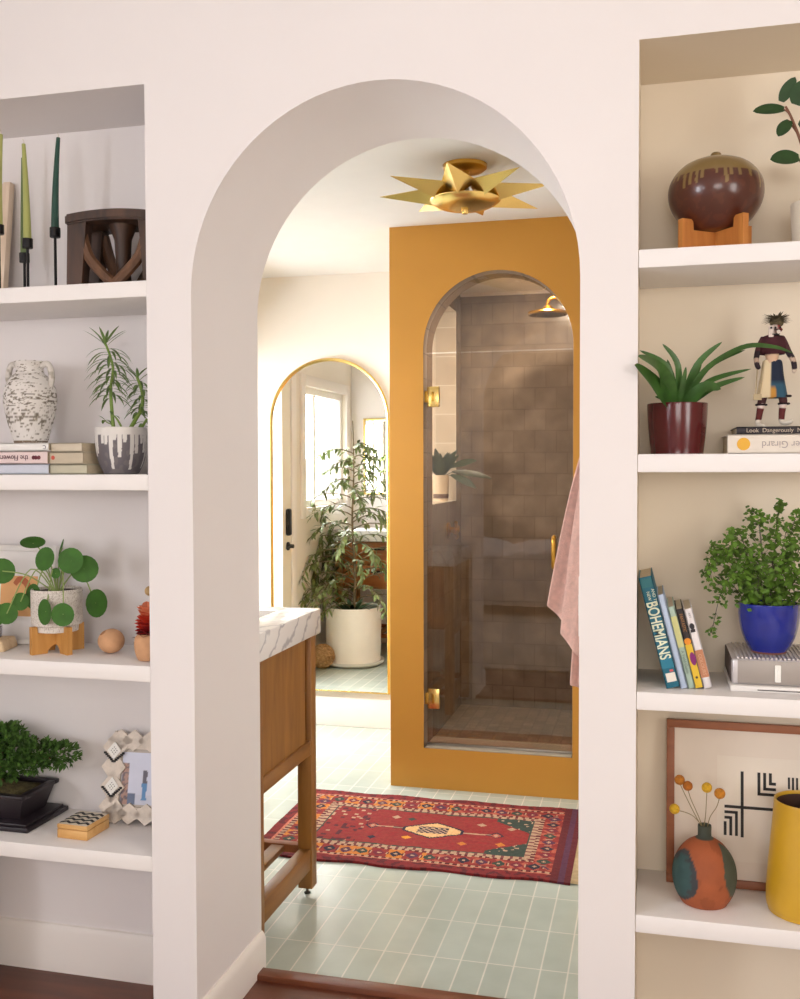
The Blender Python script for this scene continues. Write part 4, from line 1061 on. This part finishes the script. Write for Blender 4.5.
# figurine
t=thing('carved_figurine','carved painted standing figurine with feathered head, kilt and boots','figurine',(.232,2.150,1.3822))
def D(x,z): return ((x-410)*.00034,(785-z)*.00034)
def skinned(chains,name,m,paint=None,parent=None):
    me=bpy.data.meshes.new('sk'); vs=[];es=[];rs=[];idx={}
    for ch in chains:
        prev=None
        for (p,r) in ch:
            key=tuple(round(c,4) for c in p)
            if key not in idx: idx[key]=len(vs); vs.append(p); rs.append(r)
            if prev is not None: es.append((prev,idx[key]))
            prev=idx[key]
    me.from_pydata(vs,es,[]); o=bpy.data.objects.new('sk',me); C.objects.link(o)
    md=o.modifiers.new('s','SKIN'); md.use_smooth_shade=True
    for i,r in enumerate(rs): me.skin_vertices[0].data[i].radius=(r,r*.8)
    me.skin_vertices[0].data[0].use_root=True
    o.modifiers.new('u','SUBSURF').levels=2; o.modifiers['u'].render_levels=2
    dg=bpy.context.evaluated_depsgraph_get(); ev=o.evaluated_get(dg); em=ev.to_mesh(); b=B(); b.from_mesh(em); ev.to_mesh_clear()
    bpy.data.objects.remove(o); bpy.data.meshes.remove(me)
    return obj(name,b,m,parent,paint=paint)
def j(x,z,y=0): a=D(x,z); return (a[0],y,a[1])
hip=(j(405,480),.017); chest=(j(408,300),.020); 
def figc(c):
    z=785-c.z/.00034; x=c.x/.00034+410
    if z>740: return (232,222,206)
    if z>672: return (92,24,22)
    if z>648: return (226,206,196)
    if z>600: return (62,20,24)
    if z>440 and 345<x<470: return (214,190,160)
    if x<350 or x>462:
        if z>445: return (214,196,178)
        if z>400: return (40,24,34)
        if z>375: return (196,170,150)
        if z>330: return (36,22,32)
    if z<345 and z>225: return (72,28,36)
    if z<225: return (150,40,40) if x>430 else (214,196,186)
    return (216,180,150)
skinned([[hip,(j(407,400),.015),chest,(j(415,245),.012),(j(425,205),.016),(j(427,170),.014)],
 [hip,(j(372,540),.011),(j(352,630),.0115),(j(340,700),.0085),(j(330,765),.0080),(j(348,778,-.012),.006),(j(370,780,-.022),.004)],
 [hip,(j(442,540),.011),(j(476,625),.0115),(j(466,690),.0085),(j(463,752),.0080),(j(488,762,-.010),.006),(j(522,745,-.016),.004)],
 [chest,(j(352,265),.011),(j(328,330),.0085),(j(316,375,-.006),.007),(j(322,425,-.012),.0065),(j(336,440,-.014),.0055)],
 [chest,(j(468,265),.011),(j(496,335),.0085),(j(526,390,-.004),.0075),(j(532,440,-.008),.007),(j(524,470,-.010),.006)]],
 'body',paintmat('figurine_paint',.7,bump=.2,bscale=300),figc,t)
b=B()
for k in range(90):
    a=k*2.4; e=.2+1.2*((k%15)/15); d=Vector((math.cos(a)*1.0,math.sin(a)*.8,e*.7-.15)); p=Vector(j(432,158))
    leaf(b,p+d.normalized()*.004,d,(0,0,1),.020+.010*((k*7)%5)/5,.0045,.3,4)
ball(b,j(432,160),.013,2,sx=1.1)
obj('feather_headdress',b,mat('grey_green_feathers',(104,92,66),.9,var=.35,scale=150),t)
b=B(); lathe(b,smoothprof([(.012,.0),(.023,-.006),(.027,-.022),(.025,-.036),(.021,-.037),(.018,-.01)],4),30,(*j(410,238)[:2],j(410,238)[2]),cap=False,sy=.75,wob=lambda a,z:1+.03*math.sin(9*a)); obj('shawl',b,mat('burgundy_shawl',(70,26,36),.9,var=.2,scale=60),t)
def kilt(c):
    if c.z<.082 and abs(c.x)<.004: return (196,140,60)
    return (226,206,168) if c.x<-.004 else ((26,36,58) if c.z>.085 else (44,84,106))
b=B(); lathe(b,smoothprof([(.016,.136),(.019,.13),(.022,.105),(.027,.076),(.029,.064),(.026,.064),(.018,.12)],3),48,cap=False,sy=.75,wob=lambda a,z:1+.04*math.sin(7*a)); obj('kilt',b,paintmat('kilt_cloth',.85),t,paint=kilt)
b=B(); 
for x,z0,z1 in ((322,430,600),(345,520,600)): p=j(x,z0,-.012); q=j(x-10,z1,-.014); tube(b,[p,q],.0013,5); box(b,q[0]-.004,q[0]+.004,q[1]-.002,q[1]+.002,q[2]-.008,q[2]+.004)
obj('hanging_tassels',b,mat('tassel_cream',(196,176,140),.8,var=.2),t)
b=B(); 
for i,(x,z,s) in enumerate(((350,600,1),(350,650,.8),(478,600,1),(476,645,.8))): p=j(x,z); tube(b,[(p[0]+.0125*s*math.cos(2*PI*k/16),p[1]+.011*s*math.sin(2*PI*k/16),p[2]) for k in range(16)],.0022,6,closed=True)
obj('knee_bands',b,mat('black_fur_band',(34,20,24),.9),t)
b=B(); p=j(400,215,-.014); box(b,p[0]-.006,p[0]+.004,p[1]-.003,p[1]+.004,p[2]-.014,p[2]+.010,bev=.002); p=j(436,222,-.017); tube(b,[p,(p[0],p[1]-.008,p[2]-.002)],.004,8); obj('mask_front',b,mat('mask_white',(222,206,196),.7,var=.15,scale=200),t)
b=B()
for x in (396,420,446): p=j(x,200,-.017); ball(b,p,.0022,2)
p=j(420,238,-.0175); box(b,p[0]-.006,p[0]+.008,p[1]-.001,p[1]+.002,p[2]-.001,p[2]+.001); obj('mask_markings',b,INK,t)

# ------------------------------------------------------------------ RIGHT 3: leaning books, amp, fern
TH=R(-14.2)
def up(label,x,y,thk,h,d,cover,deco=None,soft=True,rz=0):
    return book(label,thk,h,d,cover,(x,y,.8574),(0,TH,rz),None,CREAMPAPER,deco,soft)
def d_boh(t,thk,h):
    WH=mat('ink_cream_title',(226,232,206),.6)
    text('BOHEMIANS',.031,WH,t,(thk*.46,-.0008,h-.051),(R(90),R(90),0),'spine_title',sx=.69,bold=.0005)
    text('AND THE',.0085,WH,t,(thk*.80,-.0008,h-.026),(R(90),R(90),0),'spine_lettering',sx=.95)
    text('NEW',.0085,WH,t,(thk*.42,-.0008,h-.030),(R(90),R(90),0),'spine_lettering',sx=.95)
    patch(t,.005,thk-.003,.012,.030,(232,226,214),'white_label'); patch(t,thk-.012,thk-.005,.032,.036,(206,90,90),'red_mark')
    for (z0,z1,c_) in ((h-.022,h-.004,(44,112,122)),(.040,.062,(36,124,150))): patch(t,.002,thk-.002,z0,z1,c_,'spine_band',-.0003)
up('teal hardback with BOHEMIANS on the spine, first of the leaning books',.0275,2.062,.0268,.228,.165,(30,106,128),d_boh)
up('plain pale blue book between the teal one and the sage one',.0556,2.068,.0135,.193,.155,(186,202,226),spine('  ',.006,(170,180,200),.006,.18))
def d_sage(t,thk,h):
    patch(t,.001,thk-.001,h*.50,h*.88,(206,204,140),'yellow_band',-.0003); text('A Field Guide',.0085,mat('ink_120_140_120',(112,132,118),.6),t,(thk*.5,-.0007,h*.46),(R(90),R(90),0),'spine_lettering')
up('sage green book with yellow band, third of the leaning books',.0701,2.072,.0135,.168,.15,(170,192,176),d_sage)
def d_blk(t,thk,h):
    patch(t,.0005,thk-.0005,.001,.090,(226,188,50),'yellow_band',-.0004); blob(t,thk*.5,.096,.0068,(230,142,34),'orange_dot'); blob(t,thk*.64,.060,.0056,(130,26,110),'purple_mark',2.4)
    text('FANTASTIC',.0085,mat('ink_190_130_60',(176,120,60),.6),t,(thk*.5,-.0007,h-.010),(R(90),R(90),0),'spine_lettering',sx=.85); blob(t,thk*.5,.022,.0024,(60,44,30),'small_mark')
up('black and yellow book with a purple mark, fourth of the leaning books',.0846,2.076,.0145,.163,.145,(34,24,24),d_blk)
def d_wht(t,thk,h):
    patch(t,.0005,thk-.0005,.022,.078,(190,128,92),'tan_band',-.0004); blob(t,thk*.45,h-.036,.0048,(34,30,40),'dark_emblem',1.3); patch(t,.003,.012,h-.048,h-.042,(34,30,40),'dark_emblem_base')
    text('COLOURS',.0095,mat('ink_226_180_150',(222,180,150),.6),t,(thk*.5,-.0007,.070),(R(90),R(90),0),'spine_lettering'); text('ART',.006,mat('ink_160_160_160',(160,156,160),.6),t,(thk*.5,-.0007,h-.008),(R(90),R(90),0),'spine_lettering')
up('white and tan book with a dark emblem, last of the leaning books',.1002,2.080,.0170,.163,.14,(232,226,226),d_wht)
# audio amplifier
t=thing('audio_amplifier','grey and silver audio amplifier box with ridged top under the blue pot','amplifier',(.153,2.080,.8574))
b=B(); box(b,-.003,.205,-.010,.190,0,.0125,bev=.003); obj('white_base',b,mat('gloss_white_base',(236,232,228),.3),t)
b=B(); box(b,.048,.205,-.0106,-.009,.0035,.0060,bev=.0003); obj('base_slot',b,mat('slot_grey',(96,92,90),.5),t)
b=B(); box(b,.0,.205,.0,.185,.0128,.064,bev=.006,seg=3); obj('housing',b,mat('silver_housing',(206,202,204),.35,.5,var=.01),t)
b=B(); box(b,.0115,.1935,-.0012,.004,.015,.061,bev=.0008); obj('front_panel',b,mat('taupe_grey_panel',(164,156,150),.45,.3,var=.01),t)
b=B(); box(b,-.0012,.004,.010,.178,.015,.061,bev=.0008); obj('side_panel',b,mat('dark_side_panel',(84,70,66),.6),t)
b=B()
for k in range(24): x=.010+.0080*k; box(b,x,x+.0045,.004,.181,.0632,.0668,bev=.0006)
obj('top_ridges',b,mat('ridge_silver',(212,206,204),.4,.3),t)
b=B(); box(b,.081,.0925,-.0032,-.001,.020,.054,bev=.0018); k_=obj('control_plate',b,WHITEP,t)
b=B(); ball(b,(.0868,-.0032,.043),.0016,2); obj('status_light',b,mat('status_white',(255,255,255),.3),k_)
# blue pot + maidenhair fern
t=thing('blue_fern_pot','cobalt blue pot with a bushy maidenhair fern on the amplifier','potted plant',(.230,2.155,.9246))
b=B(); lathe(b,smoothprof([(0,0),(.030,0),(.036,.004),(.052,.035),(.0590,.07),(.0600,.096),(.0595,.101),(.0560,.100),(.055,.088),(0,.086)],5),72); obj('pot',b,mat('cobalt_glaze',(12,38,146),.16,var=.12,scale=20,coat=.6,bump=.12,bscale=20),t)
b=B(); lathe(b,[(0,-.0006),(.034,-.0006),(.036,.004),(0,.004)],40); obj('pot_foot',b,mat('brown_foot',(126,80,66),.7),t)
b=B(); lathe(b,[(0,.092),(.056,.092)],30,cap=False); obj('soil',b,SOIL,t)
bs=B(); bl=B(); r9=random.Random(31)
def frond(tip,h,seed,nn=16,dens=1.0):
    b0=Vector((tip[0]*.08,tip[1]*.08,.09)); tip=Vector(tip)
    q=spline([b0,b0*.4+tip*.35+Vector((0,0,h*.5)),b0*.12+tip*.75+Vector((0,0,h)),tip],nn//3); tube(bs,q,.0007,4)
    m=len(q)
    for i in range(3,m):
        f=i/m; d=(q[i]-q[i-1]).normalized()
        for s in (-1,1):
            side=d.cross(Vector((0,0,1))).normalized()*s; Lb=.034*math.sin(PI*min(1,f*.9+.1))*(.6+.6*r9.random())+.006
            dirb=(side+d*.6+Vector((0,0,r9.uniform(-.5,.3)))).normalized(); e=q[i]+dirb*Lb; tube(bs,[q[i],e],.00035,3,cap=False)
            for k in range(max(2,int(Lb/.0075*dens))):
                p=q[i]+dirb*Lb*(k+1)/max(2,int(Lb/.0075*dens)); 
                nrm=Vector((r9.uniform(-.6,.6),-.7+r9.uniform(-.5,.4),.7+r9.uniform(-.3,.3)))
                fan(bl,p+Vector([r9.uniform(-.003,.003) for _ in range(3)]),nrm,r9.uniform(.0055,.0100),r9.uniform(0,6.28))
def fan(b,p,n,r,rot):
    n=Vector(n).normalized(); a=n.cross(Vector((0,0,1))); a.normalize(); c=n.cross(a)
    vs=[b.verts.new(p)]
    for k in range(6):
        th=rot-.95+1.9*k/5; rr_=r*(1 if k%2 else .88); vs.append(b.verts.new(p+(a*math.cos(th)+c*math.sin(th))*rr_))
    for k in range(1,6): b.faces.new((vs[0],vs[k],vs[k+1]))
for i,(tp,h) in enumerate((((-.126,-.03,.160),.08),((-.12,-.04,.150),.09),((-.10,-.04,.185),.06),((-.075,-.02,.235),.05),((-.03,-.02,.285),.04),((.02,.0,.30),.04),((.06,-.03,.285),.05),((.09,0,.24),.05),((-.05,-.05,.20),.05),((.03,-.05,.22),.05),((-.115,-.06,.045),.10),((-.095,-.05,.115),.07),((.10,-.05,.19),.06),((.0,-.07,.17),.05),((.13,-.03,.13),.07),((-.02,.05,.26),.05),((.05,.06,.25),.05),((-.06,.05,.2),.05),((.07,-.07,.13),.06),((.11,-.06,.06),.09),((-.03,-.07,.13),.05),((.04,.0,.20),.03))):
    frond(tp,h,i)
obj('stems',bs,mat('black_fern_stem',(46,34,28),.6),t); obj('fronds',bl,mat('fern_green',(96,136,40),.55,var=.4,scale=35),t,smooth=False)

# ------------------------------------------------------------------ RIGHT 4: framed print, clay vase, yellow vase
lean=math.asin(.036/.346)
t=thing('framed_geometric_print','wood-framed black and cream geometric print leaning at the alcove back','framed print',(.031,2.202,.4093),(-lean,0,0))
PW,PH,fb=.44,.346,.0165
FW=wood('walnut_frame',(136,80,50),(160,98,62),.5,'x',12)
b=B()
for a in ((0,PW,0,fb),(0,PW,PH-fb,PH),(0,fb,fb,PH-fb),(PW-fb,PW,fb,PH-fb)): box(b,a[0],a[1],-.004,.016,a[2],a[3],bev=.0012)
obj('frame_border',b,FW,t)
b=B(); box(b,fb,PW-fb,.004,.008,fb,PH-fb); obj('mat_board',b,mat('cream_mat',(230,218,204),.7,var=.02),t)
b=B(); box(b,.105,.34,.0032,.0045,.055,.275); pr_=obj('print_sheet',b,mat('cream_print',(234,224,210),.7,var=.02),t)
b=B(); y0,y1=.0024,.0034
def bar(x0,x1,z0,z1): box(b,x0,x1,y0,y1,z0,z1)
def motif(cx,cz,sx,sz,s=1.0):
    def br(x0,x1,z0,z1): bar(cx+sx*min(x0,x1) if sx>0 else cx-max(x0,x1), cx+sx*max(x0,x1) if sx>0 else cx-min(x0,x1), cz+sz*min(z0,z1) if sz>0 else cz-max(z0,z1), cz+sz*max(z0,z1) if sz>0 else cz-min(z0,z1))
    w=.0042
    for k in range(4):
        o=.0105*k; br(o,o+w,o,.036); br(o,.036,o,o+w)
# crossing long lines, then nested corner brackets
ox,oz=.006,.006
def bar2(x0,x1,z0,z1): bar(x0+ox,x1+ox,z0+oz,z1+oz)
bar2(.1470,.1530,.100,.238); bar2(.114,.215,.1595,.1655)
for k in range(1,4):
    o=.0115*k; bar2(.114,.1520-o,.1595-o,.1652-o); bar2(.1470-o,.1527-o,.102,.1652-o)
for k in range(3):
    o=.0115*k; bar2(.181+o,.1868+o,.190+o,.238); bar2(.181+o,.218,.190+o,.1958+o)
bar2(.2700,.2750,.110,.235); bar2(.245,.300,.160,.165)
for k in range(3):
    o=.0115*k; bar2(.245,.262-o*.7,.185+o,.189+o); bar2(.258-o*.7,.262-o*.7,.185+o,.232)
obj('printed_lines',b,INK,pr_)
def clay(c):
    a=math.degrees(math.atan2(c.y,c.x)); n=noise.noise(c*40)
    if c.z>.132: return (62,68,58)
    # teal oval towards the left front, grey-green oval right
    da=(a+148+180)%360-180
    if (da/44)**2+((c.z-.062)/.050)**2+n*.12<1:
        return (54,84,84) if (da/34)**2+((c.z-.062)/.042)**2+noise.noise(Vector((c.x*30,c.y*30,c.z*160)))*.7<1 else (60,62,66)
    da=(a+20+180)%360-180
    if (da/34)**2+((c.z-.075)/.052)**2+n*.12<1: return (74,80,66)
    return (166,88,50) if noise.noise(c*30)>-.2 else (150,78,42)
t=thing('terracotta_bud_vase','round terracotta vase with dark teal ovals and yellow ball flowers','vase',(.1055,2.120,.4093))
b=B(); lathe(b,smoothprof([(0,0),(.040,0),(.048,.005),(.060,.030),(.0640,.060),(.057,.092),(.038,.119),(.017,.133),(.0135,.139),(.0135,.157),(.0115,.158),(.0105,.150),(.0105,.14),(0,.138)],6),120,sx=1); obj('body',b,paintmat('clay_body',.75,bump=.3,bscale=60,var=.1,scale=30),t,paint=clay)
FL=[((-.050,.0,.248),.0105,(196,124,40)),((-.034,-.004,.238),.0100,(186,110,36)),((-.060,-.01,.190),.0105,(232,186,48)),((.004,.0,.236),.0105,(230,180,44)),((.029,-.004,.227),.0110,(214,140,44))]
for k,(p,r_,c_) in enumerate(FL):
    lb=('upper left ochre ball flower in the terracotta vase','ochre ball flower just right of the upper left one','lowest yellow ball flower, leaning far left from the vase','yellow ball flower at upper middle of the vase','ochre ball flower furthest right in the terracotta vase')[k]
    f=thing('ball_flower',lb,'flower',(.1055,2.120,.4093),group='ball flowers in the terracotta vase')
    b=B(); ball(b,p,r_,3); 
    for v in b.verts: v.co=Vector(p)+(v.co-Vector(p))*(1+.06*noise.noise(v.co*900))
    obj('flower_head',b,mat('ball_%d'%c_[0],c_,.9,var=.2,scale=200,bump=.8,bscale=400),f)
    b=B(); tube(b,spline([((-1)**k*.002*k*.5,0,.145),(p[0]*.35,p[1]*.4,.175),(p[0]*.8,p[1]*.8,p[2]-(.028 if k!=2 else .004)),(p[0],p[1],p[2]-r_*.6)],5),.0009,6); obj('stem',b,mat('grey_green_stem',(140,124,84),.8),f)
t=thing('yellow_vase','tall mustard yellow cylinder vase at the right edge of the bottom shelf','vase',(.303,2.121,.4093))
b=B(); lathe(b,smoothprof([(0,0),(.066,0),(.074,.005),(.0775,.02),(.0765,.06),(.071,.13),(.0655,.195),(.0640,.222),(.0625,.2245),(.0595,.222),(.0600,.19),(.062,.03),(0,.02)],5),72)
for f in b.faces: f.material_index=0
o=obj('body',b,[mat('mustard_glaze',(210,164,38),.4,var=.05,coat=.25,bump=.15,bscale=25)],t)
b=B(); lathe(b,[(.0588,.219),(.0592,.19),(.0610,.034),(0,.026)],60,cap=False); obj('dark_lining',b,mat('dark_brown_lining',(70,44,34),.7),t)
def ring(): pass
b=B(); box(b,-2.6,1.7,-3.0,1.55,0,.010,bev=.003); o=obj('bounce_rug',b,mat('pale_bounce_rug',(226,214,198),.95,var=.05,scale=40,bump=.5,bscale=200)); tag(o,'large pale rug added unseen under the bed to bounce light upward','rug')  # unseen pale rug, added to bounce light up into the alcoves
# ------------------------------------------------------------------ bed behind the camera (its reflection shows in the shower door)
t=thing('bed','bed with rumpled white duvet, seen only as a reflection in the shower door','bed',(-1.55,-1.70,.0105))
b=B(); box(b,-1.0,1.0,-.85,.85,.08,.24,bev=.01); obj('bed_frame',b,wood('bed_oak',(150,100,60),(176,124,80),.5,'x'),t)
for sx in (-.92,.92):
    for sy in (-.78,.78):
        b=B(); box(b,sx-.03,sx+.03,sy-.03,sy+.03,0,.1); obj('leg',b,_m['bed_oak'],t)
b=B(); box(b,-.98,.98,-.83,.83,.24,.45,bev=.04,seg=4); obj('mattress',b,mat('linen_white',(240,238,238),.9,var=.01),t)
b=B(); n=70; g=[]
for i in range(n+1):
    row=[]
    for k in range(n+1):
        x=-1.04+2.08*i/n; y=-.90+1.80*k/n; ed_=min(1.04-abs(x),.90-abs(y)); dz=0 if ed_>.08 else -(.08-ed_)*5.2
        z=.49+dz+.07*noise.noise(Vector((x*3,y*3,0)))*(1 if ed_>.06 else .3)+.06*abs(noise.noise(Vector((x*8,y*8,3))))*(1 if ed_>.06 else .5)
        row.append(b.verts.new((x,y,z)))
    g.append(row)
for i in range(n):
    for k in range(n): b.faces.new((g[i][k],g[i+1][k],g[i+1][k+1],g[i][k+1]))
o=obj('duvet',b,_m['linen_white'],t); o.modifiers.new('s','SOLIDIFY').thickness=.02
for nm,x,y,rz,lb in (('pillow',-.72,-.4,.1,'white pillow on the bed nearer the window'),('pillow',-.72,.4,-.1,'white pillow on the bed nearer the alcove wall')):
    b=B(); ball(b,(0,0,0),1,4,.24,.36,.10)
    for v in b.verts: v.co.z*=1+.15*noise.noise(v.co*8)
    o=obj(nm,b,_m['linen_white']); o.location=(-1.55+x,-1.70+y,.735); o.rotation_euler=(0,R(8),rz); tag(o,lb,'pillow')

t=thing('shadow_basket','round wicker basket added out of view to shade the lower left alcove','basket',(-1.775,2.10,0))  # stands out of view, added so its shadow falls in the alcove
b=B(); lathe(b,smoothprof([(0,0),(.12,0),(.135,.03),(.148,.16),(.138,.31),(.128,.34),(.120,.335),(.128,.3),(.125,.05),(0,.03)],4),60,wob=lambda a,z:1+.012*math.sin(30*a+(0 if int(z/.02)%2 else PI))); obj('woven_body',b,mat('wicker_brown',(150,110,70),.8,var=.3,scale=60,bump=.6),t)
b=B(); tube(b,[(.130*math.cos(2*PI*k/40),.130*math.sin(2*PI*k/40),.338) for k in range(40)],.010,8,closed=True); obj('rim',b,_m['wicker_brown'],t)
# ------------------------------------------------------------------ light
w_=bpy.data.worlds.new('daylight'); sc.world=w_; w_.use_nodes=True
w_.node_tree.nodes['Background'].inputs[0].default_value=(.86,.93,1,1); w_.node_tree.nodes['Background'].inputs[1].default_value=1.6
def area(name,loc,direction,sx,sy,power,col):
    l=bpy.data.lights.new(name,'AREA'); l.shape='RECTANGLE'; l.size=sx; l.size_y=sy; l.energy=power; l.color=col
    o=bpy.data.objects.new(name,l); C.objects.link(o); o.location=loc; o.rotation_euler=Vector(direction).to_track_quat('-Z','Z').to_euler(); return o
area('key_window_daylight',(-3.75,-2.10,1.62),(.575,.80,-.06),2.0,1.7,KEY,(.93,.93,1))
area('back_fill_light',(.3,YR-.14,1.55),(0,1,0),1.8,1.3,FILL,(1,.93,.88))  # fill lamp outside the added back window
area('right_fill_light',(XR+.16,-.5,1.5),(-1,.15,-.02),1.5,1.15,RIGHT,(1,.94,.88))  # warm fill lamp outside the added right window
area('bathroom_window_daylight',(-2.56,2.42,2.18),(.345,.60,-.725),.9,.9,BATH,(.98,.99,1))
area('bathroom_window_low_daylight',(-2.67,2.50,1.72),(.62,.72,-.28),.7,.8,BFAR,(1,.985,.96))
area('glazed_door_daylight',(-2.62,4.235,1.40),(.8,0,-.62),.70,1.5,BDOOR,(.93,.965,1))
vs=sc.view_settings; sc.display_settings.display_device='sRGB'; vs.view_transform='Standard'; vs.look='None'; vs.gamma=1; vs.exposure=0.0; vs.use_curve_mapping=False
